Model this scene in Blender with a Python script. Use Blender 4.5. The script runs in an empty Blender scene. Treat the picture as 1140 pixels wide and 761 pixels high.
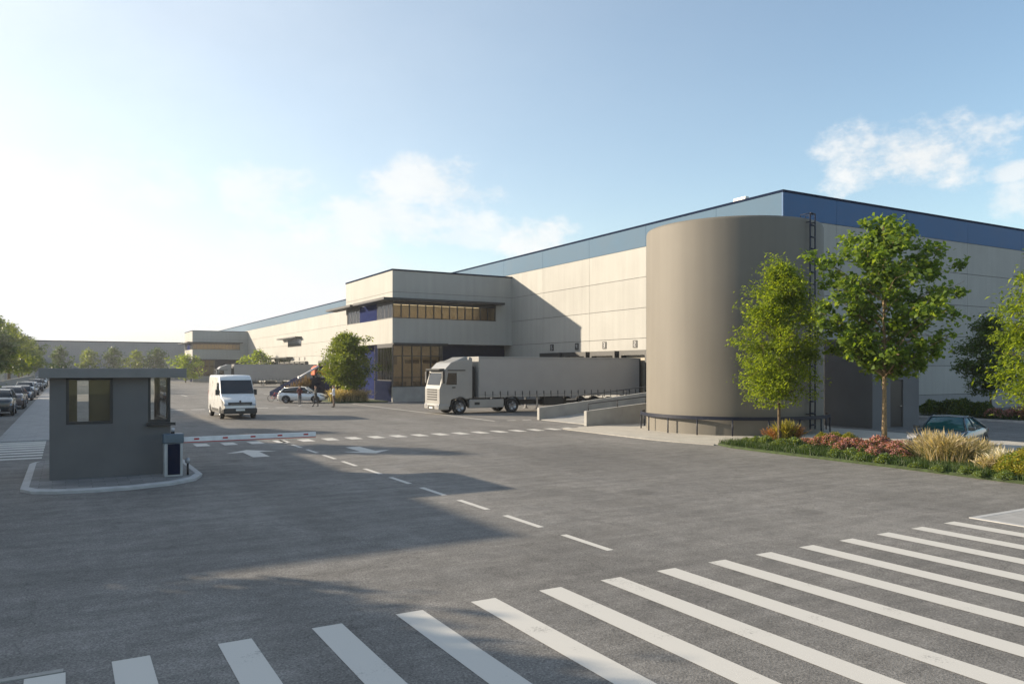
import bpy, math, random
import numpy as np
from math import sin, cos, pi, radians, atan, sqrt
from mathutils import Vector, Matrix

# ------------------------------------------------------------------ camera
S = bpy.context.scene
COL = S.collection
F = 866.0; HC = 3.1
yaw = atan((570 - 73) / F)
cam_d = bpy.data.cameras.new('camera'); cam = bpy.data.objects.new('camera', cam_d); COL.objects.link(cam)
cam.location = (0, 0, HC); cam.rotation_euler = (pi / 2, 0, -yaw)
cam_d.sensor_width = 36; cam_d.lens = 36 * F / 1140; cam_d.shift_y = (411 - 380.5) / 1140
cam_d.clip_end = 3000; cam_d.clip_start = 0.1
S.camera = cam

# ------------------------------------------------------------------ light
SUN_AZ = radians(46.5)      # from +Y towards -X
SUN_EL = radians(17.7)
EXPOSURE = 0.88
SKY_STRENGTH = 0.125
w = bpy.data.worlds.new('World'); S.world = w; w.use_nodes = True
nt = w.node_tree; N = nt.nodes; Lk = nt.links; N.clear()
out = N.new('ShaderNodeOutputWorld'); bg = N.new('ShaderNodeBackground')
sky = N.new('ShaderNodeTexSky'); sky.sky_type = 'NISHITA'; sky.sun_disc = False
sky.sun_elevation = SUN_EL; sky.sun_rotation = -SUN_AZ
sky.air_density = 1.0; sky.dust_density = 1.2; sky.ozone_density = 0.7; sky.altitude = 50
bg.inputs['Strength'].default_value = SKY_STRENGTH
tc = N.new('ShaderNodeTexCoord')

def wmath(op, a, b=None, c=None, clamp=False):
    n = N.new('ShaderNodeMath'); n.operation = op; n.use_clamp = clamp
    for i, v in enumerate((a, b, c)):
        if v is None: continue
        if isinstance(v, (int, float)): n.inputs[i].default_value = v
        else: Lk.new(v, n.inputs[i])
    return n.outputs[0]

def pix_dir(x, y):
    a = (x - 570) / F; b = (411 - y) / F
    return Vector((sin(yaw) + a * cos(yaw), cos(yaw) - a * sin(yaw), b)).normalized()

# cloud noise, in direction space
mp = N.new('ShaderNodeMapping'); mp.inputs['Scale'].default_value = (1, 1, 1.7)
Lk.new(tc.outputs['Generated'], mp.inputs[0])
nz = N.new('ShaderNodeTexNoise'); nz.inputs['Scale'].default_value = 9.0; nz.inputs['Detail'].default_value = 9
nz.inputs['Roughness'].default_value = 0.66; Lk.new(mp.outputs[0], nz.inputs['Vector'])
nz2 = N.new('ShaderNodeTexNoise'); nz2.inputs['Scale'].default_value = 2.6; nz2.inputs['Detail'].default_value = 5
Lk.new(mp.outputs[0], nz2.inputs['Vector'])
nzc = wmath('SUBTRACT', nz.outputs['Fac'], 0.5)
sep = N.new('ShaderNodeSeparateXYZ'); Lk.new(tc.outputs['Generated'], sep.inputs[0])
# puffs: (px, py, half width px, half height px, weight)
puffs = [(1030, 172, 78, 38, 1.0), (1125, 190, 26, 11, .8), (1140, 222, 30, 20, .75), (600, 268, 52, 26, .95),
         (480, 208, 92, 34, .95), (420, 245, 150, 32, .85), (520, 262, 80, 16, .6), (300, 212, 60, 34, .75), (330, 275, 90, 20, .5),
         (70, 190, 130, 26, .6), (200, 290, 260, 26, .4), (20, 300, 220, 50, .6)]
acc = None
for (px, py, hw, hh, wt) in puffs:
    d = pix_dir(px, py)
    r = Vector((d.y, -d.x, 0)).normalized(); u = r.cross(d)
    def dotn(v, s):
        n = N.new('ShaderNodeVectorMath'); n.operation = 'DOT_PRODUCT'; n.inputs[1].default_value = tuple(v)
        Lk.new(tc.outputs['Generated'], n.inputs[0]); return wmath('MULTIPLY', n.outputs['Value'], s)
    dist = (pix_dir(px, py) * 1).length
    k = F / (Vector((1, (px - 570) / F, (411 - py) / F)).length)   # px per unit angle, about
    a = dotn(r, k / hw); b = dotn(u, k / hh)
    q = wmath('ADD', wmath('MULTIPLY', a, a), wmath('MULTIPLY', b, b))
    front = dotn(d, 1.0)
    m = wmath('SUBTRACT', 1.0, q)
    m = wmath('MAXIMUM', m, -1.0)
    m = wmath('ADD', m, wmath('MULTIPLY', wmath('LESS_THAN', front, 0.3), -3))
    m = wmath('ADD', m, wmath('MULTIPLY', nzc, 4.4))
    m = wmath('MULTIPLY', m, 1.0, clamp=True)
    mr = N.new('ShaderNodeMapRange'); mr.interpolation_type = 'SMOOTHSTEP'; Lk.new(m, mr.inputs[0])
    mm = wmath('MULTIPLY', mr.outputs[0], wt)
    acc = mm if acc is None else wmath('MAXIMUM', acc, mm)
# thin high veil, everywhere a little
sdir = N.new('ShaderNodeVectorMath'); sdir.operation = 'DOT_PRODUCT'; sdir.inputs[1].default_value = (-sin(SUN_AZ) * cos(SUN_EL), cos(SUN_AZ) * cos(SUN_EL), sin(SUN_EL))
Lk.new(tc.outputs['Generated'], sdir.inputs[0])
veil = wmath('POWER', wmath('MULTIPLY', wmath('ADD', sdir.outputs['Value'], 0.22, clamp=True), 0.82, clamp=True), 1.45)
veil = wmath('MULTIPLY', veil, wmath('ADD', wmath('MULTIPLY', nz2.outputs['Fac'], 0.5), 0.5), clamp=True)
cov = wmath('SUBTRACT', 1.0, wmath('MULTIPLY', wmath('SUBTRACT', 1.0, acc), wmath('SUBTRACT', 1.0, veil)))
cov = wmath('MULTIPLY', cov, 0.92)
# clouds scatter the light of the sky behind them: brighter towards the sun
hsv = N.new('ShaderNodeMix'); hsv.data_type = 'RGBA'; hsv.blend_type = 'MIX'
bw = N.new('ShaderNodeRGBToBW'); Lk.new(sky.outputs[0], bw.inputs[0])
lit = wmath('ADD', wmath('MULTIPLY', bw.outputs[0], 0.3), 3.25)
lit = wmath('MINIMUM', lit, 4.25)
lit = wmath('ADD', lit, wmath('MULTIPLY', nzc, 0.9))
cc = N.new('ShaderNodeCombineColor')
Lk.new(wmath('MULTIPLY', lit, 1.03), cc.inputs[0]); Lk.new(wmath('MULTIPLY', lit, 1.0), cc.inputs[1]); Lk.new(wmath('MULTIPLY', lit, 1.0), cc.inputs[2])
Lk.new(cov, hsv.inputs[0]); Lk.new(sky.outputs[0], hsv.inputs[6]); Lk.new(cc.outputs[0], hsv.inputs[7])
mn = N.new('ShaderNodeVectorMath'); mn.operation = 'MINIMUM'; mn.inputs[1].default_value = (4.3, 4.35, 4.4)
tn = N.new('ShaderNodeVectorMath'); tn.operation = 'MULTIPLY'; tn.inputs[1].default_value = (.99, 1.035, 1.03)
Lk.new(hsv.outputs[2], tn.inputs[0]); Lk.new(tn.outputs[0], mn.inputs[0]); Lk.new(mn.outputs[0], bg.inputs['Color']); Lk.new(bg.outputs[0], out.inputs[0])

sd = bpy.data.lights.new('sun', 'SUN'); sd.energy = 5.0; sd.angle = radians(0.6); sd.color = (1.0, 0.85, 0.645)
sun = bpy.data.objects.new('sun', sd); COL.objects.link(sun)
sv = Vector((-sin(SUN_AZ) * cos(SUN_EL), cos(SUN_AZ) * cos(SUN_EL), sin(SUN_EL)))
sun.rotation_euler = sv.to_track_quat('Z', 'Y').to_euler(); sun.location = (-40, 40, 60)

S.view_settings.view_transform = 'Standard'; S.view_settings.look = 'None'
S.view_settings.exposure = EXPOSURE; S.view_settings.gamma = 1
S.render.engine = 'CYCLES'
S.cycles.max_bounces = 6; S.cycles.transparent_max_bounces = 12; S.cycles.volume_bounces = 0
HAZE = 0.0004

# ------------------------------------------------------------------ materials
MATS = {}
def newmat(name):
    m = bpy.data.materials.new(name); m.use_nodes = True
    MATS[name] = m
    return m, m.node_tree.nodes, m.node_tree.links, m.node_tree.nodes['Principled BSDF']

def mat(name, col, rough=0.6, metal=0.0, noise=0.12, scale=3.0, bump=0.0, bscale=40.0, spec=0.5, coat=0.0):
    """plain paint / concrete / metal with a slow and a fine procedural variation"""
    m, n, l, p = newmat(name)
    tc = n.new('ShaderNodeTexCoord')
    a = n.new('ShaderNodeTexNoise'); a.inputs['Scale'].default_value = scale; a.inputs['Detail'].default_value = 6
    l.new(tc.outputs['Object'], a.inputs['Vector'])
    r = n.new('ShaderNodeMapRange'); r.inputs[1].default_value = .3; r.inputs[2].default_value = .7
    r.inputs[3].default_value = 1 - noise; r.inputs[4].default_value = 1 + noise; l.new(a.outputs['Fac'], r.inputs[0])
    mx = n.new('ShaderNodeVectorMath'); mx.operation = 'SCALE'; mx.inputs[0].default_value = col[:3]
    l.new(r.outputs[0], mx.inputs['Scale']); l.new(mx.outputs[0], p.inputs['Base Color'])
    rr = n.new('ShaderNodeMapRange'); rr.inputs[3].default_value = max(.02, rough - .07); rr.inputs[4].default_value = min(1, rough + .07)
    l.new(a.outputs['Fac'], rr.inputs[0]); l.new(rr.outputs[0], p.inputs['Roughness'])
    p.inputs['Metallic'].default_value = metal; p.inputs['Specular IOR Level'].default_value = spec
    p.inputs['Coat Weight'].default_value = coat; p.inputs['Coat Roughness'].default_value = 0.08
    if bump:
        b = n.new('ShaderNodeTexNoise'); b.inputs['Scale'].default_value = bscale; b.inputs['Detail'].default_value = 5
        l.new(tc.outputs['Object'], b.inputs['Vector'])
        bp = n.new('ShaderNodeBump'); bp.inputs['Strength'].default_value = bump; bp.inputs['Distance'].default_value = .02
        l.new(b.outputs['Fac'], bp.inputs['Height']); l.new(bp.outputs[0], p.inputs['Normal'])
    return m

def mat_emit(name, col, s):
    m, n, l, p = newmat(name)
    p.inputs['Base Color'].default_value = (*col, 1); p.inputs['Emission Color'].default_value = (*col, 1)
    p.inputs['Emission Strength'].default_value = s
    return m

def mat_glass(name, tint=(.6, .62, .6), trans=0.6, rough=0.03):
    m, n, l, p = newmat(name)
    n.remove(p); o = n['Material Output']
    t = n.new('ShaderNodeBsdfTransparent'); t.inputs[0].default_value = (*tint, 1)
    g = n.new('ShaderNodeBsdfGlossy'); g.inputs['Roughness'].default_value = rough; g.inputs[0].default_value = (.9, .9, .9, 1)
    d = n.new('ShaderNodeBsdfDiffuse'); d.inputs[0].default_value = (.02, .02, .02, 1)
    fr = n.new('ShaderNodeFresnel'); fr.inputs[0].default_value = 1.5
    m1 = n.new('ShaderNodeMixShader'); m1.inputs[0].default_value = trans; l.new(d.outputs[0], m1.inputs[1]); l.new(t.outputs[0], m1.inputs[2])
    m2 = n.new('ShaderNodeMixShader'); l.new(fr.outputs[0], m2.inputs[0]); l.new(m1.outputs[0], m2.inputs[1]); l.new(g.outputs[0], m2.inputs[2])
    l.new(m2.outputs[0], o.inputs[0])
    return m

def mat_asphalt():
    m, n, l, p = newmat('asphalt')
    tc = n.new('ShaderNodeTexCoord')
    def noise(s, d=6, r=.55, stretch=None):
        a = n.new('ShaderNodeTexNoise'); a.inputs['Scale'].default_value = s; a.inputs['Detail'].default_value = d; a.inputs['Roughness'].default_value = r
        if stretch:
            mp = n.new('ShaderNodeMapping'); mp.inputs['Scale'].default_value = stretch; mp.inputs['Rotation'].default_value = (0, 0, .05)
            l.new(tc.outputs['Object'], mp.inputs[0]); l.new(mp.outputs[0], a.inputs['Vector'])
        else: l.new(tc.outputs['Object'], a.inputs['Vector'])
        return a.outputs['Fac']
    def mr(v, lo, hi, a=.3, b=.7):
        r = n.new('ShaderNodeMapRange'); r.inputs[1].default_value = a; r.inputs[2].default_value = b
        r.inputs[3].default_value = lo; r.inputs[4].default_value = hi; l.new(v, r.inputs[0]); return r.outputs[0]
    def mul(a, b):
        q = n.new('ShaderNodeMath'); q.operation = 'MULTIPLY'; l.new(a, q.inputs[0]); l.new(b, q.inputs[1]); return q.outputs[0]
    big = mr(noise(.16, 5), .82, 1.18)
    tracks = mr(noise(.5, 4, .5, (1.3, .16, 1)), .88, 1.12)
    mid = mr(noise(2.2, 9, .78), .74, 1.26)
    grit = mr(noise(38, 3, .8), .55, 1.5, .3, .75)
    vo = n.new('ShaderNodeTexVoronoi'); vo.inputs['Scale'].default_value = 55; l.new(tc.outputs['Object'], vo.inputs['Vector'])
    chips = mr(vo.outputs['Color'], .7, 1.45, 0, 1)
    # cracks
    vc = n.new('ShaderNodeTexVoronoi'); vc.feature = 'DISTANCE_TO_EDGE'; vc.inputs['Scale'].default_value = .22
    wv = n.new('ShaderNodeVectorMath'); wv.operation = 'ADD'
    wn = n.new('ShaderNodeTexNoise'); wn.inputs['Scale'].default_value = 1.2; wn.inputs['Detail'].default_value = 6; l.new(tc.outputs['Object'], wn.inputs['Vector'])
    l.new(tc.outputs['Object'], wv.inputs[0]); l.new(wn.outputs['Color'], wv.inputs[1]); l.new(wv.outputs[0], vc.inputs['Vector'])
    crack = mr(vc.outputs['Distance'], .72, 1.0, 0.0, .0035)
    st = n.new('ShaderNodeTexVoronoi'); st.inputs['Scale'].default_value = .33; st.inputs['Randomness'].default_value = 1
    l.new(wv.outputs[0], st.inputs['Vector'])
    stain = mr(st.outputs['Distance'], .72, 1.0, .05, .20)
    pat = n.new('ShaderNodeTexVoronoi'); pat.distance = 'CHEBYCHEV'; pat.inputs['Scale'].default_value = .085; l.new(tc.outputs['Object'], pat.inputs['Vector'])
    patch = mr(pat.outputs['Color'], .90, 1.07, 0, 1)
    streak = mr(noise(1.0, 6, .65, (.35, 2.6, 1)), .86, 1.13, .35, .65)
    f = mul(mul(mul(mul(mul(mul(mul(mul(big, tracks), mid), grit), chips), crack), stain), patch), streak)
    s = n.new('ShaderNodeVectorMath'); s.operation = 'SCALE'; s.inputs[0].default_value = (.176, .168, .158)
    l.new(f, s.inputs['Scale']); l.new(s.outputs[0], p.inputs['Base Color'])
    l.new(mr(noise(.8), .72, .92), p.inputs['Roughness'])
    p.inputs['Specular IOR Level'].default_value = .3
    bp = n.new('ShaderNodeBump'); bp.inputs['Strength'].default_value = .5; bp.inputs['Distance'].default_value = .008
    l.new(grit, bp.inputs['Height']); l.new(bp.outputs[0], p.inputs['Normal'])
    return m

def mat_marking():
    """worn road paint: small holes let the asphalt show"""
    m, n, l, p = newmat('road_paint')
    tc = n.new('ShaderNodeTexCoord')
    a = n.new('ShaderNodeTexNoise'); a.inputs['Scale'].default_value = 30; a.inputs['Detail'].default_value = 6; a.inputs['Roughness'].default_value = .8
    l.new(tc.outputs['Object'], a.inputs['Vector'])
    b = n.new('ShaderNodeTexNoise'); b.inputs['Scale'].default_value = 1.5; b.inputs['Detail'].default_value = 5; l.new(tc.outputs['Object'], b.inputs['Vector'])
    ad = n.new('ShaderNodeMath'); ad.operation = 'ADD'; l.new(a.outputs['Fac'], ad.inputs[0]); l.new(b.outputs['Fac'], ad.inputs[1])
    r = n.new('ShaderNodeValToRGB'); r.color_ramp.elements[0].position = .31; r.color_ramp.elements[1].position = .42
    h = n.new('ShaderNodeMath'); h.operation = 'MULTIPLY'; h.inputs[1].default_value = .5; l.new(ad.outputs[0], h.inputs[0]); l.new(h.outputs[0], r.inputs[0])
    r.color_ramp.elements[0].color = (.16, .155, .15, 1); r.color_ramp.elements[1].color = (.56, .54, .50, 1)
    l.new(r.outputs[0], p.inputs['Base Color']); p.inputs['Roughness'].default_value = .7
    return m

def mat_wall(name, col, rough=.75):
    """precast panel: slight tone per panel, faint vertical weather streaks"""
    m, n, l, p = newmat(name)
    tc = n.new('ShaderNodeTexCoord')
    mp = n.new('ShaderNodeMapping'); mp.inputs['Scale'].default_value = (2.2, 2.2, .12); l.new(tc.outputs['Object'], mp.inputs[0])
    a = n.new('ShaderNodeTexNoise'); a.inputs['Scale'].default_value = 1.0; a.inputs['Detail'].default_value = 7; l.new(mp.outputs[0], a.inputs['Vector'])
    b = n.new('ShaderNodeTexNoise'); b.inputs['Scale'].default_value = .35; b.inputs['Detail'].default_value = 6; l.new(tc.outputs['Object'], b.inputs['Vector'])
    g = n.new('ShaderNodeNewGeometry')
    def mr(v, lo, hi, x=.3, y=.7):
        r = n.new('ShaderNodeMapRange'); r.inputs[1].default_value = x; r.inputs[2].default_value = y
        r.inputs[3].default_value = lo; r.inputs[4].default_value = hi; l.new(v, r.inputs[0]); return r.outputs[0]
    def mul(x, y):
        q = n.new('ShaderNodeMath'); q.operation = 'MULTIPLY'; l.new(x, q.inputs[0]); l.new(y, q.inputs[1]); return q.outputs[0]
    f = mul(mul(mr(a.outputs['Fac'], .94, 1.05), mr(b.outputs['Fac'], .95, 1.05)), mr(g.outputs['Random Per Island'], .965, 1.03, 0, 1))
    s = n.new('ShaderNodeVectorMath'); s.operation = 'SCALE'; s.inputs[0].default_value = col; l.new(f, s.inputs['Scale'])
    l.new(s.outputs[0], p.inputs['Base Color']); p.inputs['Roughness'].default_value = rough
    bn = n.new('ShaderNodeTexNoise'); bn.inputs['Scale'].default_value = 25; bn.inputs['Detail'].default_value = 4; l.new(tc.outputs['Object'], bn.inputs['Vector'])
    bp = n.new('ShaderNodeBump'); bp.inputs['Strength'].default_value = .12; bp.inputs['Distance'].default_value = .01
    l.new(bn.outputs['Fac'], bp.inputs['Height']); l.new(bp.outputs[0], p.inputs['Normal'])
    return m

def mat_leaf(name, c1, c2, trans=.45, rough=.5):
    m, n, l, p = newmat(name)
    g = n.new('ShaderNodeNewGeometry')
    r = n.new('ShaderNodeValToRGB'); l.new(g.outputs['Random Per Island'], r.inputs[0])
    r.color_ramp.elements[0].color = (*c1, 1); r.color_ramp.elements[1].color = (*c2, 1)
    l.new(r.outputs[0], p.inputs['Base Color']); p.inputs['Roughness'].default_value = rough
    p.inputs['Specular IOR Level'].default_value = .35
    t = n.new('ShaderNodeBsdfTranslucent')
    s = n.new('ShaderNodeMix'); s.data_type = 'RGBA'; s.blend_type = 'MULTIPLY'; s.inputs[0].default_value = 1
    l.new(r.outputs[0], s.inputs[6]); s.inputs[7].default_value = (1.9, 1.7, .6, 1); l.new(s.outputs[2], t.inputs[0])
    mx = n.new('ShaderNodeMixShader'); mx.inputs[0].default_value = trans
    l.new(p.outputs[0], mx.inputs[1]); l.new(t.outputs[0], mx.inputs[2]); l.new(mx.outputs[0], n['Material Output'].inputs[0])
    return m

def mat_paving(name, c1, c2, mortar, sc=1.0, bw=.6, rh=.3):
    m, n, l, p = newmat(name)
    tc = n.new('ShaderNodeTexCoord')
    br = n.new('ShaderNodeTexBrick'); br.inputs['Scale'].default_value = sc; br.inputs['Brick Width'].default_value = bw; br.inputs['Row Height'].default_value = rh
    br.inputs['Mortar Size'].default_value = .008; br.inputs['Color1'].default_value = (*c1, 1); br.inputs['Color2'].default_value = (*c2, 1); br.inputs['Mortar'].default_value = (*mortar, 1)
    l.new(tc.outputs['Object'], br.inputs['Vector'])
    a = n.new('ShaderNodeTexNoise'); a.inputs['Scale'].default_value = 1.3; a.inputs['Detail'].default_value = 9; a.inputs['Roughness'].default_value = .7; l.new(tc.outputs['Object'], a.inputs['Vector'])
    r = n.new('ShaderNodeMapRange'); r.inputs[1].default_value = .3; r.inputs[2].default_value = .7; r.inputs[3].default_value = .82; r.inputs[4].default_value = 1.15; l.new(a.outputs['Fac'], r.inputs[0])
    s = n.new('ShaderNodeVectorMath'); s.operation = 'SCALE'; l.new(br.outputs['Color'], s.inputs[0]); l.new(r.outputs[0], s.inputs['Scale'])
    l.new(s.outputs[0], p.inputs['Base Color']); p.inputs['Roughness'].default_value = .85
    return m

mat_asphalt(); mat_marking()
mat_wall('cream_panel', (.340, .336, .318)); mat_wall('plinth_panel', (.24, .24, .24)); mat_wall('pale_far', (.25,.245,.25))
mat('joint', (.06, .06, .065), .9)
mat('blue_cladding_shaded', (.035, .11, .25), .6, .0, .06, .5, spec=.35)  # band cladding on the shaded front, the shade put into its base colour
mat('blue_cladding_sunlit', (.066, .128, .20), .75, .0, .06, .5, spec=.35)  # same band cladding, sunlight and sky sheen put into its base colour
mat('dark_cap', (.012, .02, .045), 1.0, spec=0)
mat('navy_paint', (.012, .016, .036), 1.0, noise=.15, spec=0)
mat('blue_paint', (.022, .03, .09), 1.0, spec=0)
mat('dark_frame', (.02, .021, .024), .45)
mat('concrete', (.32, .315, .30), .85, noise=.14, scale=1.2, bump=.2)
mat_wall('tank_concrete', (.152, .139, .118), .7)
mat('annex_render', (.135, .135, .14), .85, noise=.1, scale=.7)
mat('booth_render', (.132, .13, .13), .8, noise=.1, scale=1.1, bump=.15)
mat('booth_roof', (.20, .195, .19), .7, noise=.08)
mat('kerb_white', (.42, .42, .42), .75, noise=.12, scale=4)
mat('kerb_stone', (.31, .30, .28), .8, noise=.15, scale=4)
mat_paving('pale_paving', (.46, .43, .37), (.43, .40, .35), (.30, .28, .25), 1, .8, .4)
mat_paving('grey_paving', (.24, .235, .23), (.17, .17, .17), (.10, .10, .10), 1, .6, .3)
mat_paving('sidewalk_paving', (.36, .355, .35), (.32, .315, .31), (.22, .22, .22), 1, 1.2, .6)
mat('grass_soil', (.035, .055, .016), .95, noise=.4, scale=6)
mat('interior_wall', (.42, .36, .27), .8)
mat('interior_floor', (.22, .18, .13), .6)
mat('wood_furniture', (.10, .065, .035), .5)
mat_glass('window_glass', (.75, .70, .58), .85); mat_glass('booth_glass', (.93, .94, .92), .98)
mat_emit('office_light', (1, .90, .72), 3.0)
mat('olive_blind', (.075, .07, .02), .7)
mat('rail_blue', (.010, .014, .03), .5, .0, spec=.3)
mat('black_metal', (.015, .015, .017), .4)
mat('truck_grey', (.29, .285, .275), .4, .0, .05, 1, coat=.5)
mat('truck_white', (.66, .65, .62), .3, 0, .05, 1, coat=.4)
mat('curtain_grey', (.33, .315, .305), .55, 0, .05, .8, bump=.1, bscale=3)
mat('van_white', (.74, .74, .73), .28, 0, .03, 1, coat=.6)
mat('plastic_dark', (.025, .026, .028), .5)
mat('tyre', (.018, .018, .019), .85)
mat('rim', (.38, .38, .39), .3, .8)
mat('car_glass', (.012, .016, .02), .05, 0, .02, spec=.9)
mat('sky_reflect_glass', (.012, .10, .125), .05, .2, .02, spec=1.0)  # reflected sky put into the glass as a teal base colour
mat('lamp_lens', (.42, .42, .44), .12, .3)
mat('tail_lens', (.30, .012, .01), .2)
mat('number_plate', (.70, .70, .66), .5)
mat('boom_white', (.75, .75, .76), .4); mat('boom_red', (.45, .02, .02), .4)
mat('barrier_cap', (.10, .14, .18), .4, .3); mat('barrier_side', (.40, .42, .44), .4, .3)
mat('orange_paint', (.52, .10, .03), .45); mat('beige_panel', (.40, .36, .29), .6)
mat('bark', (.12, .085, .05), .9, noise=.3, scale=9, bump=.5, bscale=30)
mat('bark_pale', (.25, .18, .10), .85, noise=.3, scale=9, bump=.5, bscale=30)
mat_leaf('leaf_ash', (.10, .16, .014), (.22, .29, .035), .58)
mat_leaf('leaf_maple', (.065, .125, .018), (.175, .25, .05), .5)
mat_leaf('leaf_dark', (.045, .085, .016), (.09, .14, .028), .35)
mat_leaf('leaf_mid', (.085, .13, .015), (.19, .24, .035), .45)
mat_leaf('grass_blade', (.022, .05, .010), (.055, .09, .02), .3)
mat_leaf('straw_blade', (.28, .225, .13), (.54, .47, .34), .4)
mat_leaf('pink_flower', (.26, .09, .10), (.52, .29, .28), .3)
mat_leaf('rust_flower', (.24, .10, .04), (.40, .20, .09), .3)
mat_leaf('brown_blade', (.10, .065, .03), (.20, .14, .07), .3)
mat_leaf('purple_flower', (.18, .05, .18), (.30, .10, .26), .3)
mat_leaf('yellow_leaf', (.19, .19, .03), (.32, .28, .055), .4)
mat_leaf('silver_leaf', (.10, .17, .07), (.24, .31, .17), .3)
mat_leaf('white_seed', (.45, .42, .36), (.65, .62, .55), .3)
mat('skin', (.42, .24, .17), .6); mat('hair_dark', (.02, .014, .01), .7)
mat('cloth_maroon', (.10, .028, .035), .85); mat('cloth_grey', (.12, .12, .13), .85); mat('cloth_dark', (.03, .032, .036), .85)
mat('cloth_olive', (.06, .055, .045), .85); mat('cloth_white', (.70, .70, .72), .8); mat('cloth_brown', (.14, .10, .075), .85)
mat('shoe_white', (.65, .65, .65), .6); mat('shoe_black', (.015, .015, .015), .5)
for nm, c in (('car_charcoal', (.05, .052, .055)), ('car_brown', (.13, .10, .095)), ('car_silver', (.36, .37, .38)), ('car_white', (.70, .70, .70)),
              ('car_blue', (.06, .09, .13)), ('car_red', (.16, .05, .045)), ('car_black', (.018, .018, .022)), ('car_grey', (.17, .175, .18)), ('car_slate', (.055, .075, .095))):
    mat(nm, c, .28, .25, .03, 1, coat=.8)

# ------------------------------------------------------------------ helpers
class MB:
    def __init__(s): s.v = []; s.f = []; s.m = []; s.sm = []
    def add(s, vs, fs, mi=0, smooth=False):
        o = len(s.v); s.v += [tuple(map(float, q)) for q in vs]; s.f += [tuple(i + o for i in q) for q in fs]
        s.m += [mi] * len(fs); s.sm += [smooth] * len(fs); return s
    def box(s, a, b, mi=0):
        x0, x1 = sorted((a[0], b[0])); y0, y1 = sorted((a[1], b[1])); z0, z1 = sorted((a[2], b[2]))
        return s.add([(x0, y0, z0), (x1, y0, z0), (x1, y1, z0), (x0, y1, z0), (x0, y0, z1), (x1, y0, z1), (x1, y1, z1), (x0, y1, z1)],
              [(0, 3, 2, 1), (4, 5, 6, 7), (0, 1, 5, 4), (1, 2, 6, 5), (2, 3, 7, 6), (3, 0, 4, 7)], mi)
    def prism(s, poly, z0, z1, mi=0, axis='z', smooth=False):
        """poly of 2D points extruded along axis (z: xy poly; y: xz poly; x: yz poly)"""
        def P(p, h):
            return {'z': (p[0], p[1], h), 'y': (p[0], h, p[1]), 'x': (h, p[0], p[1])}[axis]
        n = len(poly); A = sum(poly[i][0] * poly[(i + 1) % n][1] - poly[(i + 1) % n][0] * poly[i][1] for i in range(n))
        if (A < 0) != (axis == 'y'): poly = poly[::-1]
        vs = [P(p, z0) for p in poly] + [P(p, z1) for p in poly]
        fs = [tuple(range(n))[::-1], tuple(range(n, 2 * n))] 
        s.add(vs, fs, mi)
        o = len(s.v) - 2 * n
        for i in range(n):
            j = (i + 1) % n; s.f.append((o + i, o + j, o + n + j, o + n + i)); s.m.append(mi); s.sm.append(smooth)
        return s
    def tube(s, pts, r, n=8, mi=0, smooth=True, cap=True):
        pts = [Vector(p) for p in pts]; rs = r if isinstance(r, (list, tuple)) else [r] * len(pts)
        vs = []
        for i, p in enumerate(pts):
            d = (pts[min(i + 1, len(pts) - 1)] - pts[max(i - 1, 0)]).normalized()
            a = d.cross(Vector((0, 0, 1)) if abs(d.z) < .9 else Vector((1, 0, 0))).normalized(); b = d.cross(a)
            for k in range(n):
                t = 2 * pi * k / n; vs.append(p + (a * cos(t) + b * sin(t)) * rs[i])
        fs = []
        for i in range(len(pts) - 1):
            for k in range(n):
                k2 = (k + 1) % n; fs.append((i * n + k, i * n + k2, (i + 1) * n + k2, (i + 1) * n + k))
        s.add(vs, fs, mi, smooth)
        if cap:
            o = len(s.v) - len(vs); s.f.append(tuple(o + k for k in range(n))[::-1]); s.m.append(mi); s.sm.append(False)
            o2 = o + (len(pts) - 1) * n; s.f.append(tuple(o2 + k for k in range(n))); s.m.append(mi); s.sm.append(False)
        return s
    def lathe(s, prof, c=(0, 0, 0), n=32, mi=0, axis='z', smooth=True):
        vs = []; fs = []
        for (r, h) in prof:
            for k in range(n):
                t = 2 * pi * k / n
                q = (r * cos(t), r * sin(t), h) if axis == 'z' else ((r * cos(t), h, r * sin(t)) if axis == 'y' else (h, r * cos(t), r * sin(t)))
                vs.append((q[0] + c[0], q[1] + c[1], q[2] + c[2]))
        for i in range(len(prof) - 1):
            for k in range(n):
                k2 = (k + 1) % n; fs.append((i * n + k, i * n + k2, (i + 1) * n + k2, (i + 1) * n + k))
        return s.add(vs, fs, mi, smooth)
    def quad(s, a, b, c, d, mi=0): return s.add([a, b, c, d], [(0, 1, 2, 3)], mi)
    def build(s, name, mats, parent=None, loc=(0, 0, 0), bevel=0, rotz=0, sub=0, solid=0, fixn=True):
        me = bpy.data.meshes.new(name)
        if parent is None:
            me.from_pydata([(x - loc[0], y - loc[1], z - loc[2]) for x, y, z in s.v], [], s.f)
        else: me.from_pydata(s.v, [], s.f)
        if isinstance(mats, str): mats = [mats]
        for q in mats: me.materials.append(MATS[q])
        me.polygons.foreach_set('material_index', s.m); me.polygons.foreach_set('use_smooth', s.sm)
        me.update()
        if fixn:
            import bmesh
            b = bmesh.new(); b.from_mesh(me); bmesh.ops.recalc_face_normals(b, faces=b.faces); b.to_mesh(me); b.free()
        o = bpy.data.objects.new(name, me); COL.objects.link(o)
        if parent is not None: o.parent = parent
        else: o.location = loc
        if rotz: o.rotation_euler.z = rotz
        if sub:
            q = o.modifiers.new('sub', 'SUBSURF'); q.levels = sub; q.render_levels = sub
        if bevel:
            q = o.modifiers.new('bevel', 'BEVEL'); q.width = bevel; q.segments = 2; q.limit_method = 'ANGLE'; q.angle_limit = radians(40)
            q.harden_normals = False
        return o

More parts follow.
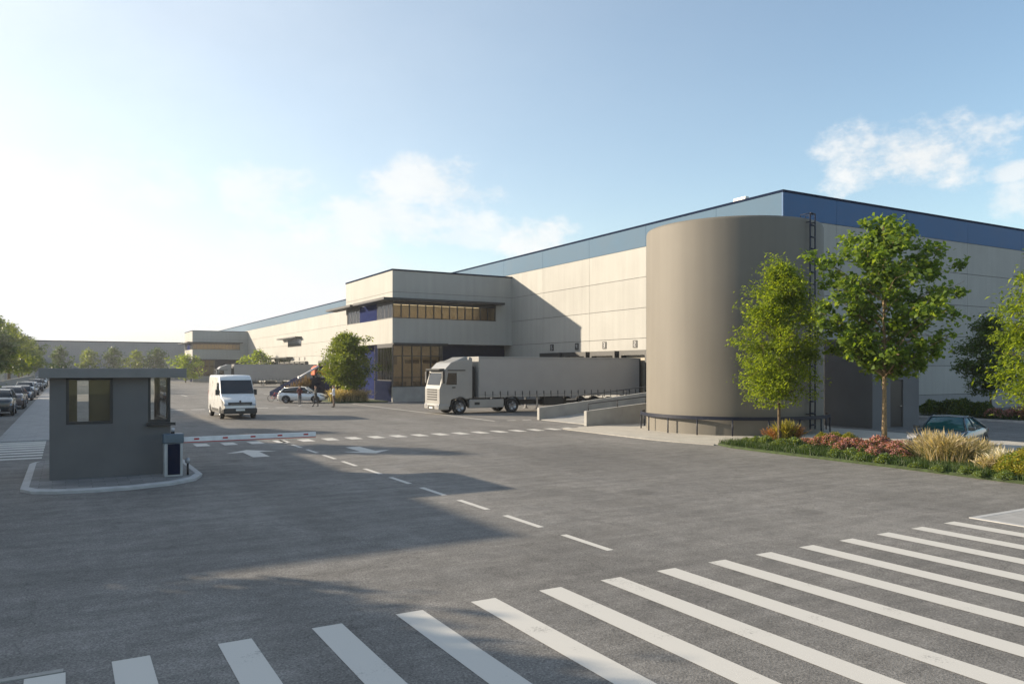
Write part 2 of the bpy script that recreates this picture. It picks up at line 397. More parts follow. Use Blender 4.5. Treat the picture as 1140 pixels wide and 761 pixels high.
def tag(o, label=None, cat=None, group=None, kind=None):
    if label: o['label'] = label
    if cat: o['category'] = cat
    if group: o['group'] = group
    if kind: o['kind'] = kind
    return o
def empty(name, loc, rz=0, label=None, cat=None, group=None):
    o = bpy.data.objects.new(name, None); COL.objects.link(o); o.location = loc; o.rotation_euler.z = rz
    o.empty_display_size = .3
    return tag(o, label, cat, group)
def copy_tree(o, parent=None):
    c = o.copy(); COL.objects.link(c); c.parent = parent
    for ch in list(o.children): copy_tree(ch, c)
    return c

# ------------------------------------------------------------------ ground
MB().quad((-420, -60, 0), (420, -60, 0), (420, 430, 0), (-420, 430, 0)).build('ground', 'asphalt')
bpy.data.objects['ground']['kind'] = 'structure'

def ell(cx, cy, rx, ry, a0, a1, n=8):
    return [(cx + rx * cos(radians(a0 + (a1 - a0) * i / n)), cy + ry * sin(radians(a0 + (a1 - a0) * i / n))) for i in range(n + 1)]

def struct(o): o['kind'] = 'structure'; return o
# pale paving round tank and annex
pave_poly = [(22.45, 33.6), (22.45, 26.6)] + [(22.7, 25.0), (23.1, 23.6), (23.5, 22.7)] + [(23.6, 15), (23.4, 5), (35.0, 5), (35.0, 27), (40, 33.5), (40, 34.7), (26, 34.7)]
struct(MB().prism(pave_poly, -.2, .035).build('pavement', 'pale_paving'))
kb = MB()
kpts = [(22.45, 33.6), (22.45, 26.6), (22.7, 25.0), (23.1, 23.5)]
for (a, b) in zip(kpts[:-1], kpts[1:]):
    d = Vector((b[0] - a[0], b[1] - a[1])).normalized(); nn = Vector((-d.y, d.x)) * -.14
    kb.prism([a, b, (b[0] + nn.x, b[1] + nn.y), (a[0] + nn.x, a[1] + nn.y)], -.1, .045)
struct(kb.build('kerb', 'kerb_stone'))
# sidewalk on the left, with its own marking stripes
struct(MB().box((-2.55, 39.2, -.1), (-.62, 250, .06)).build('sidewalk', 'sidewalk_paving'))
# forecourt pavements at both ends of the zebra
struct(MB().box((16.5, -8, -.1), (40, 9.2, .014)).build('pavement', 'sidewalk_paving'))
struct(MB().box((16.36, -8, -.1), (16.497, 9.34, .018)).box((16.497, 9.203, -.1), (40, 9.34, .018)).build('kerb', 'kerb_white'))
struct(MB().box((-60, 9.2, -.1), (-.02, 9.29, .012)).build('kerb', 'kerb_stone'))

# ------------------------------------------------------------------ markings
def mark(mb, x0, y0, x1, y1, z=.005): mb.quad((x0, y0, z), (x1, y0, z), (x1, y1, z), (x0, y1, z))
z = MB()
for k in range(-1, 14):
    x0 = 1.49 + 1.066 * k
    mark(z, x0, 3.4, x0 + .37, 9.27)
mark(z, -.36, 3.4, .0, 9.18)
struct(z.build('zebra_crossing', 'road_paint'))
z = MB()
for k in range(11): mark(z, 8.03, 10.72 + 2.24 * k, 8.17, 10.72 + 2.24 * k + 1.45)
struct(z.build('lane_line', 'road_paint'))
z = MB()
for k in range(20): mark(z, 3.5 + 1.07 * k, 33.4, 4.03 + 1.07 * k, 34.55)
struct(z.build('stop_line', 'road_paint'))
z = MB()
mark(z, 22.25, 41.0, 22.42, 67.6)
for k in range(2): mark(z, 23.2 + 1.1 * k, 40.9, 23.8 + 1.1 * k, 41.15)
struct(z.build('edge_line', 'road_paint'))
def arrow(cx, s, y0):
    pts = [(-.29, -1.25), (.29, -1.25), (.29, .55), (.92, .45), (0, 1.45), (-.92, .45), (-.29, .55)]
    q = [(cx + s * x, y0 + s * y, .005) for x, y in pts]
    m = MB(); m.add([q[0], q[1], q[2], q[6]], [(0, 1, 2, 3)]); m.add([q[3], q[4], q[5], q[6], q[2]], [(0, 1, 2, 3, 4)][:0] or [(0, 1, 4), (4, 1, 3), (3, 1, 2)])
    return m
struct(arrow(6.03, 1, 29.6).build('lane_arrow', 'road_paint'))
struct(arrow(9.95, -1, 28.9).build('lane_arrow', 'road_paint'))
z = MB()
for k in range(8):
    mark(z, -3.0, 31.65 + 1.0 * k, -.72, 32.1 + 1.0 * k + .06 * k)
for k in range(5):      # chevrons on the far side of the lot
    mark(z, 12 + 3.2 * k, 96, 12.2 + 3.2 * k, 101)
struct(z.build('crossing_stripes', 'road_paint'))
z = MB()
for k in range(9): mark(z, 2 + 1.6 * k, 64, 3 + 1.6 * k, 64.5)
mark(z, -4.9, 40, -4.8, 240)
struct(z.build('bay_line', 'road_paint'))

# ------------------------------------------------------------------ warehouse
WH = 14.65
ROWS = [0, 1.2, 3.36, 5.58, 8.0, 10.45, 12.85]
wh = empty('warehouse', (40, 34.7, 0), 0, 'huge cream panelled warehouse with a blue band under its roofline', 'warehouse')
LX = 110.0; LY = 222.0     # lengths of the two fronts
core = MB().box((.09, .09, 0), (LX, LY, WH - .15)); core.build('wall_core', 'joint', wh)
jx = [0, 5.2] + [5.2 + 7.7 * k for k in range(1, 14)] + [LX]
jy = [0, 5.9] + [5.9 + 7.7 * k for k in range(1, 28)] + [LY]
GP = .035
def panels(rows, mi_p):
    m = MB()
    for (z0, z1) in rows:
        for a, b in zip(jx[:-1], jx[1:]):
            m.box((a + (.09 if a == 0 else .012), 0, z0 + GP), (b - .012, .09, z1 - .0), mi_p)
        for a, b in zip(jy[:-1], jy[1:]):
            m.box((0, a + (.0 if a == 0 else .012), z0 + GP), (.09, b - .012, z1 - .0), mi_p)
    return m
rw = list(zip(ROWS[1:-1], ROWS[2:]))
panels(rw, 0).build('wall_panels', 'cream_panel', wh)
panels([(0, 1.2)], 0).build('plinth', 'plinth_panel', wh)
m = MB()
for a, b in zip(jx[:-1], jx[1:]): m.box((a + (-.03 if a == 0 else .012), -.03, 12.85 + .02), (b - .012, .09, WH - .16))
m.build('blue_band_shaded', 'blue_cladding_shaded', wh)
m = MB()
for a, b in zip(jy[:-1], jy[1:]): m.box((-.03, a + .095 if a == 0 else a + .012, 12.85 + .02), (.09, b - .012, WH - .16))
m.build('blue_band_sunlit', 'blue_cladding_sunlit', wh)  # the blue band again, coloured as its sunlit side
MB().box((-.06, -.06, WH - .155), (LX, .35, WH)).box((-.06, .352, WH - .155), (.35, LY, WH)).build('roof_cap', 'dark_cap', wh)
MB().box((.35, .352, WH - .3), (LX - .1, LY - .1, WH - .155)).build('roof', 'concrete', wh)
# white block added on the roof edge in place of a glint
MB().prism([(-.02, WH + .004), (.5, WH + .004), (.3, WH + .2), (.02, WH + .2)], 3.2, 4.3, axis='y').build('roof_glint_block', 'truck_white', wh)
# dock doors
DD = [49.3 + 4.13 * k for k in range(-1, 4)] + [100 + 4.13 * k for k in range(0, 10)] + [149.5 + 4.13 * k for k in range(12)]
for i, y in enumerate(DD):
    yl = y - 34.7
    fr = MB().box((-.55, yl - 1.75, 1.05), (-.004, yl - 1.5, 4.64)).box((-.55, yl + 1.5, 1.05), (-.004, yl + 1.75, 4.64)).box((-.55, yl - 1.5, 4.25), (-.004, yl + 1.5, 4.64))
    o = fr.build('dock_shelter', 'plastic_dark', wh)
    dr = MB()
    for k in range(6): dr.box((-.06, yl - 1.48, 1.15 + k * .5), (-.005, yl + 1.48, 1.15 + k * .5 + .47))
    dr.build('dock_door', 'beige_panel', wh)
    pl = MB().box((-.05, yl + .1, 4.86), (-.003, yl + .62, 5.46)).build('number_plate', 'dark_frame', wh)
    g = MB(); d = i % 9 + 1
    segs = {1: 'bc', 2: 'abged', 3: 'abgcd', 4: 'fgbc', 5: 'afgcd', 6: 'afgedc', 7: 'abc', 8: 'abcdefg', 9: 'abcdfg'}[d]
    cy = yl + .36; S1 = .11
    # mirrored so the number reads right from the yard (looking towards +X, left is +Y)
    seg = {'a': (-.09, .2, .09, .17), 'b': (-.09, .2, -.06, 0), 'c': (-.09, 0, -.06, -.2), 'd': (-.09, -.17, .09, -.2), 'e': (.06, 0, .09, -.2), 'f': (.06, .2, .09, 0), 'g': (-.09, .015, .09, -.015)}
    for q in segs:
        a, b, c, e = seg[q]; g.box((-.058, cy + a, 5.16 + b), (-.0505, cy + c, 5.16 + e))
    g.build('digit', 'boom_white', pl)
# small windows with flat canopies on the long front
def side_window(y0, y1, z0, z1, cy0, cy1, cz, proud=1.3):
    f = MB().box((-.05, y0, z0), (.0, y1, z0 + .1)).box((-.05, y0, z1 - .1), (.0, y1, z1)).box((-.05, y0, z0 + .1), (0, y0 + .12, z1 - .1)).box((-.05, y1 - .12, z0 + .1), (0, y1, z1 - .1))
    o = f.build('window', 'dark_frame', wh)
    MB().box((-.03, y0 + .12, z0 + .1), (-.004, y1 - .12, z1 - .1)).build('pane', 'car_glass', o)
    MB().box((-proud, cy0, cz), (-.003, cy1, cz + .22)).build('canopy', 'dark_frame', wh)
side_window(117.8, 128.3, 7.65, 9.1, 117.4, 132.8, 9.3)
side_window(126, 136, 4.0, 5.2, 124.3, 140.8, 5.4)

# ------------------------------------------------------------------ office block (copied once)
def office(label):
    W, Dp, H = 13.08, 14.1, 12.65
    r = empty('office_block', (26.92, 69.7, 0), 0, label, 'office', 'office blocks on the warehouse front')
    # upper storeys: band 5.57-8.0, window strip 8.0-9.3, top 9.3-12.5
    m = MB(); m.box((0, 0, 5.57), (W, Dp, 7.98))
    m.build('lower_band', 'cream_panel', r)
    m = MB(); m.box((0, 0, 9.62), (W, Dp, 10.46)); m.box((0, 0, 10.49), (W, Dp, H - .14)); m.box((.03, .03, 10.4), (W - .05, Dp - .03, 10.6), 1)
    m.build('upper_band', ['cream_panel', 'joint'], r)
    MB().box((-.06, -.06, H - .138), (W, .3, H)).box((-.06, .302, H - .138), (.3, Dp + .05, H)).box((.3, .302, H - .3), (W, Dp, H - .145)).build('roof_cap', 'dark_cap', r)
    # wall pieces in the window storey
    m = MB(); m.box((11.2, 0, 7.982), (W, .3, 9.618)); m.box((0, 13.7, 7.982), (.3, Dp, 9.618)); m.box((W - .4, .3, 7.982), (W, Dp, 9.618)); m.box((.3, Dp - .3, 7.982), (W - .4, Dp, 9.618))
    m.build('window_storey_wall', 'cream_panel', r)
    MB().box((.04, 4.4, 7.983), (.25, 9.6, 9.617)).build('blue_panel', 'blue_paint', r)
    MB().box((.3, 4.0, 7.985), (W - .4, 4.1, 9.6)).box((.31, .31, 7.985), (W - .41, 4, 8.0), 1).build('inner_wall', ['interior_wall', 'interior_floor'], r)
    fr = MB(); fr.box((.02, .02, 8.0), (11.2, .14, 8.07)).box((.02, .02, 9.3), (11.2, .14, 9.6))
    for k in range(14):
        x = .05 + 11.06 * k / 13; fr.box((x - .045, .025, 8.07), (x + .045, .13, 9.3))
    wn = fr.build('window', 'dark_frame', r)
    MB().box((.06, .07, 8.07), (11.1, .09, 9.3)).build('pane', 'window_glass', wn)
    for (ya, yb, n) in ((.14, 4.4, 4), (9.6, 13.7, 4)):
        fr = MB(); fr.box((.02, ya, 8.0), (.14, yb, 8.07)).box((.02, ya, 9.3), (.14, yb, 9.6))
        for k in range(n + 1):
            y = ya + .08 + (yb - ya - .16) * k / n; fr.box((.06, y - .05, 8.07), (.13, y + .05, 9.3))
        wn = fr.build('window', 'dark_frame', r)
        MB().box((.07, ya + .1, 8.07), (.09, yb - .1, 9.3)).build('pane', 'window_glass', wn)
    MB().box((-1.25, -1.0, 9.62), (-.003, 8.0, 9.84)).box((-.003, -1.0, 9.62), (11.7, -.003, 9.84)).build('canopy', 'dark_frame', r)
    MB().box((-1.25, 8.9, 9.62), (-.003, 17.6, 9.84)).build('canopy', 'dark_frame', r)
    # ground floor
    MB().box((0, 0, 0), (5.05, .25, 1.42)).build('plinth', 'concrete', r)
    MB().box((0, .25, 0), (.2, 4.3, 2.0)).build('plinth', 'navy_paint', r)
    fr = MB(); fr.box((.02, .03, 1.42), (5.05, .2, 1.5)).box((.02, .03, 5.35), (5.05, .2, 5.568)).box((.02, .05, 4.35), (5.05, .16, 4.43)).box((.02, .05, 2.3), (5.05, .16, 2.36))
    for k in range(6):
        x = .06 + 4.9 * k / 5; fr.box((x - .05, .04, 1.5), (x + .05, .17, 5.35))
    wn = fr.build('shop_window', 'dark_frame', r); MB().box((.1, .09, 1.5), (4.95, .11, 5.35)).build('pane', 'window_glass', wn)
    fr = MB(); fr.box((.03, .25, 2.0), (.18, 4.3, 2.08)).box((.03, .25, 5.2), (.18, 4.3, 5.568))
    for k in range(6):
        y = .32 + 3.9 * k / 5; fr.box((.09, y - .05, 2.08), (.17, y + .05, 5.2))
    wn = fr.build('shop_window', 'dark_frame', r); MB().box((.09, .3, 2.08), (.11, 4.25, 5.2)).build('pane', 'window_glass', wn)
    MB().box((.2, 5.4, .02), (7.5, 5.5, 5.5)).box((7.5, 1.05, .02), (7.6, 5.5, 5.5)).box((.21, .26, .02), (7.49, 5.39, .04), 1).build('inner_wall', ['interior_wall', 'interior_floor'], r)
    MB().box((5.1, 0, 0), (5.25, .25, 5.56)).box((-.1, -.5, 5.44), (5.6, -.003, 5.62)).build('entrance_frame', 'dark_frame', r)
    MB().box((1.3, 5.6, 0), (7.9, Dp, 5.565)).build('blue_wall', 'blue_paint', r)
    MB().box((.2, 4.3, 0), (1.3, 5.6, 5.565)).build('corner_pier', 'navy_paint', r); MB().box((7.9, 1.6, 0), (W, Dp, 5.565)).build('navy_wall', 'navy_paint', r); MB().box((5.25, .6, 0), (7.9, 1.0, 5.565)).build('porch_wall', 'navy_paint', r)
    fu = MB().box((1.1, 1.2, .05), (1.9, 2.4, 1.9)).box((2.8, 1.4, .05), (4.2, 2.2, 1.95)).box((.9, 2.9, 3.6), (1.6, 3.4, 4.4)).box((2.6, 3.2, 3.7), (4.1, 3.4, 4.05)).box((4.6, 3.2, 3.7), (6, 3.4, 4.05))
    fu.build('furniture', 'wood_furniture', r)
    MB().box((.5, 1.2, 9.55), (10.8, 1.5, 9.6)).box((.5, 2.9, 9.55), (10.8, 3.2, 9.6)).build('ceiling_light', 'office_light', r)
    MB().box((.5, 1.4, 5.5), (4.8, 1.7, 5.55)).box((.5, 3.4, 5.5), (6.8, 3.7, 5.55)).build('ceiling_light', 'office_light', r)
    return r
of1 = office('nearer two-storey cream office block with a dark window strip, behind the lorry cab')
of2 = copy_tree(of1); of2.location = (26.92, 204, 0); of2['label'] = 'farther small office block at the distant end of the warehouse front'

# ------------------------------------------------------------------ annex
an = empty('plant_room', (36.6, 25.9, 0), 0, 'low grey rendered plant room between the tank and the warehouse', 'outbuilding')
MB().box((0, 0, 0), (1.5, 8.75, 4.64)).box((1.5, .12, 0), (2.6, 8.75, 4.64)).box((2.6, 0, 0), (4.0, 8.75, 4.64)).box((1.5, 0, 2.55), (2.6, .12, 4.64)).build('wall', 'annex_render', an)
MB().box((-.05, -.05, 4.642), (4.05, 8.75, 4.74)).build('roof_cap', 'annex_render', an)
o = MB().box((1.53, .05, .04), (2.57, .118, 2.52)).build('door', 'black_metal', an, bevel=.01)
MB().box((2.38, .0, 1.1), (2.5, .048, 1.16)).build('handle', 'rim', o)

# ------------------------------------------------------------------ tank
TX, TY, TR, TH = 29.9, 29.2, 4.39, 10.2
tk = empty('storage_tank', (TX, TY, 0), 0, 'tall round concrete coloured tank standing before the warehouse corner', 'tank')
MB().lathe([(TR, 0), (TR, TH - .12), (TR - .04, TH), (TR - .25, TH), (TR - .25, TH - .25), (0.01, TH - .15)], n=128).build('shell', 'tank_concrete', tk)
ca = math.atan2(-TY, -TX)
la = ca + radians(52)
ux, uy = cos(la), sin(la); tx, ty = -uy, ux
ld = MB()
def lp(off, side, z): return (ux * (TR + off) + tx * side, uy * (TR + off) + ty * side, z)
for s_ in (-.2, .2):
    ld.tube([lp(.2, s_, .3), lp(.2, s_, TH + .2)], .035, 6)
    ld.tube([lp(.2, s_, TH + .2), lp(-.3, s_, TH + .2), lp(-.3, s_, TH)], .02, 6)
    for k in range(6): ld.tube([lp(.2, s_, 1 + 1.8 * k), lp(-.01, s_, 1 + 1.8 * k)], .025, 6)
for k in range(19): ld.tube([lp(.2, -.2, .5 + .55 * k), lp(.2, .2, .5 + .55 * k)], .04, 6)
ld.build('ladder', 'rail_blue', tk)
rg = empty('guard_rail', (TX, TY, 0), 0, 'curved dark blue guard rail round the foot of the tank', 'railing')
RR = TR + .28
m = MB(); pts = []
for k in range(61):
    a = ca - radians(100) + radians(200) * k / 60; pts.append((RR * cos(a), RR * sin(a)))
for i in range(60):
    (x0, y0), (x1, y1) = pts[i], pts[i + 1]; a0 = math.atan2(y0, x0); a1 = math.atan2(y1, x1)
    q = [(RR - .03) * cos(a0), (RR - .03) * sin(a0), (RR + .03) * cos(a0), (RR + .03) * sin(a0), (RR + .03) * cos(a1), (RR + .03) * sin(a1), (RR - .03) * cos(a1), (RR - .03) * sin(a1)]
    m.prism([(q[0], q[1]), (q[2], q[3]), (q[4], q[5]), (q[6], q[7])], .76, .92)
m.build('rail', 'rail_blue', rg)
for k in range(11):
    a = ca - radians(100) + radians(200) * k / 10 
    MB().tube([(RR * cos(a), RR * sin(a), .0), (RR * cos(a), RR * sin(a), .78)], .032, 8).build('post', 'rail_blue', rg)

# ------------------------------------------------------------------ ramp
rp = empty('access_ramp', (25.2, 37.8, 0), 0, 'concrete ramp between two low parapet walls beside the tank', 'ramp')
def rpoly(x0, h0, sl, x1): return [(x0, 0), (x1, 0), (x1, h0 + sl * (x1 - x0)), (x0, h0)]
MB().prism([(0, .75), (0, 0), (14.75, 0), (14.75, 1.95), (12.5, 1.95)], 2.75, 3.0, axis='y').build('parapet', 'concrete', rp, bevel=.01)
MB().prism([(-.5, .82), (-.5, 0), (7.8, 0), (7.8, 1.5)], -2.95, -2.7, axis='y').build('parapet', 'concrete', rp, bevel=.01)
MB().prism([(.1, 0.04), (.1, 0), (14.75, 0), (14.75, 1.2), (12, 1.2)], -2.695, 2.745, axis='y').build('ramp_floor', 'concrete', rp)
def rail(y, x0, z0, x1, z1, n, h):
    m = MB(); m.tube([(x0, y, z0), (x0, y, z0 + h), (x1, y, z1 + h)], .035, 6)
    for k in range(1, n + 1):
        t = k / n; m.tube([(x0 + (x1 - x0) * t, y, z0 + (z1 - z0) * t), (x0 + (x1 - x0) * t, y, z0 + (z1 - z0) * t + h)], .025, 6)
    return m
rail(2.87, 3.0, 1.04, 12.5, 1.95, 5, .38).build('handrail', 'dark_frame', rp)
rail(-2.83, -.3, .83, 7.7, 1.48, 4, .38).build('handrail', 'dark_frame', rp)

# ------------------------------------------------------------------ gatehouse
gh = empty('gatehouse', (-.38, 24.5, 0), 0, 'small dark grey gatehouse with flat overhanging roof on a kerbed island', 'gatehouse')
W, Dp = 3.02, 3.0
m = MB()
m.box((0, 0, .1), (W, .18, 1.58))                       # front below the sills
m.box((0, 0, 1.58), (.39, .18, 2.86)); m.box((1.53, 0, 1.58), (2.43, .18, 2.86))
m.box((0, .18, .1), (.18, Dp, 2.86))
m.box((.18, Dp - .18, .1), (W, Dp, 1.2)); m.box((.18, Dp - .18, 1.2), (.55, Dp, 2.86)); m.box((1.0, Dp - .18, 1.2), (1.75, Dp, 2.86))
m.box((W - .18, .18, .1), (W, Dp - .18, 1.58)); m.box((W - .18, 2.72, 1.58), (W, Dp - .18, 2.86))
m.build('wall', 'booth_render', gh)
MB().box((-.25, -.3, 2.865), (3.42, 3.25, 3.13)).build('roof', 'booth_roof', gh, bevel=.012)
MB().box((.2, .2, .1), (W - .2, Dp - .2, .16)).build('floor', 'interior_floor', gh)
fr = MB(); fr.box((.39, .04, 1.58), (1.53, .14, 1.66)).box((.39, .04, 2.8), (1.53, .14, 2.86)).box((.39, .04, 1.66), (.46, .14, 2.8)).box((1.46, .04, 1.66), (1.53, .14, 2.8))
wn = fr.build('window', 'dark_frame', gh); MB().box((.46, .08, 1.66), (1.46, .1, 2.8)).build('pane', 'booth_glass', wn)
MB().box((.42, .3, 1.55), (.66, .33, 2.84)).box((.96, .3, 1.55), (1.52, .33, 2.84)).build('blind', 'olive_blind', gh)
fr = MB(); fr.box((2.43, .04, 1.58), (2.5, .14, 2.86)).box((2.94, .02, 1.58), (3.02, .16, 2.86)).box((2.5, .04, 1.58), (2.94, .14, 1.66)).box((W - .14, .16, 1.58), (W - .04, 2.72, 1.66)).box((W - .14, 2.64, 1.66), (W - .04, 2.72, 2.86))
wn = fr.build('window', 'dark_frame', gh); MB().box((2.5, .08, 1.66), (2.94, .1, 2.86)).box((W - .1, .16, 1.66), (W - .08, 2.64, 2.86)).build('pane', 'booth_glass', wn)
MB().box((2.38, -.14, 1.49), (3.14, -.003, 1.575)).box((3.023, -.0, 1.49), (3.14, 2.2, 1.575)).build('sill', 'dark_frame', gh)
MB().box((2.2, .4, 1.0), (2.8, 2.1, 1.08)).box((.7, 1.6, .8), (1.9, 2.3, .86)).build('desk', 'wood_furniture', gh)
# island
isl = [(-1.0, 23.3), (-.75, 22.75), (-.2, 22.4), (.6, 22.25), (1.5, 22.25), (2.5, 22.6), (3.15, 23.2), (3.45, 24.1), (3.45, 29.2), (3.2, 29.8), (2.8, 30.1), (-.5, 30.1), (-.85, 29.9), (-1.0, 29.4)]
def inset(poly, d):
    out_ = []; n = len(poly)
    for i in range(n):
        p0, p, p1 = Vector(poly[i - 1]), Vector(poly[i]), Vector(poly[(i + 1) % n])
        e0 = (p - p0).normalized(); e1 = (p1 - p).normalized(); n0 = Vector((-e0.y, e0.x)); n1 = Vector((-e1.y, e1.x))
        b = (n0 + n1).normalized(); out_.append(tuple(p + b * d / max(.3, b.dot(n0))))
    return out_
ins = inset(isl, .19)
m = MB(); n_ = len(isl)
for i in range(n_):
    j = (i + 1) % n_
    a, b, c, d = isl[i], isl[j], ins[j], ins[i]
    m.add([(a[0], a[1], 0), (b[0], b[1], 0), (c[0], c[1], 0), (d[0], d[1], 0), (a[0], a[1], .07), (b[0], b[1], .07), (c[0], c[1], .1), (d[0], d[1], .1)],
          [(4, 5, 6, 7), (0, 1, 5, 4), (2, 3, 7, 6)])
struct(m.build('kerb', 'kerb_white'))
struct(MB().prism(ins, 0, .098).build('island_pavement', 'grey_paving'))

# ------------------------------------------------------------------ barrier
br = empty('barrier_gate', (2.62, 23.75, .1), 0, 'car park barrier with white boom and red marks beside the gatehouse', 'barrier')
MB().box((-.24, -.17, 0), (.24, .17, .93)).build('cabinet', 'barrier_side', br, bevel=.02)
MB().box((-.15, -.19, .06), (.17, -.173, .92)).build('front_panel', 'navy_paint', br)
MB().box((-.27, -.2, .932), (.27, .2, 1.2)).build('cap', 'barrier_cap', br, bevel=.03)
o = MB().lathe([(.0, 1.2), (.05, 1.2), (.05, 1.24), (.035, 1.26)], (0, 0, 0), 16).build('lamp_socket', 'black_metal', br)
MB().lathe([(.045, 1.26), (.06, 1.3), (.05, 1.35), (.0, 1.37)], (0, 0, 0), 16).build('lamp', 'lamp_lens', br)
MB().box((.28, -.035, .945), (4.05, .035, 1.08)).build('boom', 'boom_white', br, bevel=.01)
m = MB().box((.28, -.037, .925), (4.05, .037, .944))
for k in range(5): m.box((.55 + .78 * k, -.038, 1.0), (.69 + .78 * k, -.0355, 1.045))
m.build('boom_marking', 'boom_red', br)
bo = empty('bollard_lamp', (3.03, 23.9, .0), 0, 'small white and black lamp head low at the barrier cabinet', 'bollard')
MB().tube([(0, 0, 0), (0, 0, .42)], .03, 10).build('stem', 'black_metal', bo)
MB().lathe([(.03, .42), (.07, .45), (.075, .52), (.05, .57), (0, .59)], (0, 0, 0), 16).build('head', 'lamp_lens', bo)

# ------------------------------------------------------------------ wheels
def wheel(parent, x, y, r, wd, side, loc_only=False):
    """axle along local Y; side = +-1 is the outer side"""
    prof = [(r * .62, -wd / 2), (r * .93, -wd / 2), (r, -wd / 2 + .03), (r, wd / 2 - .03), (r * .93, wd / 2), (r * .62, wd / 2)]
    w_ = MB().lathe(prof, (x, y, r), 24, axis='y').build('wheel', 'tyre', parent)
    yo = y + side * wd * .36
    m = MB(); m.lathe([(r * .63, side * wd * .12), (r * .6, 0), (r * .2, -side * .02), (0.01, -side * .01)], (x, yo, r), 20, axis='y')
    for k in range(5):
        a = 2 * pi * k / 5 + .3
        p0 = Vector((x + r * .12 * cos(a), yo + side * .03, r + r * .12 * sin(a))); p1 = Vector((x + r * .6 * cos(a), yo + side * wd * .08, r + r * .6 * sin(a)))
        m.tube([p0, p1], r * .075, 5)
    m.build('rim', 'rim', w_)
    return w_

# ------------------------------------------------------------------ cars (local: +X is forward, length centred)
def loft(m, stations, ring, mi=0, smooth=True, cap=True):
    vs = []; n = None
    for st in stations:
        rr = ring(st); n = len(rr); vs += rr
    fs = []
    for i in range(len(stations) - 1):
        for k in range(n - 1):
            fs.append((i * n + k, (i + 1) * n + k, (i + 1) * n + k + 1, i * n + k + 1))
    if cap:
        fs.append(tuple(range(n))); fs.append(tuple((len(stations) - 1) * n + k for k in range(n))[::-1])
    m.add(vs, fs, mi, smooth)

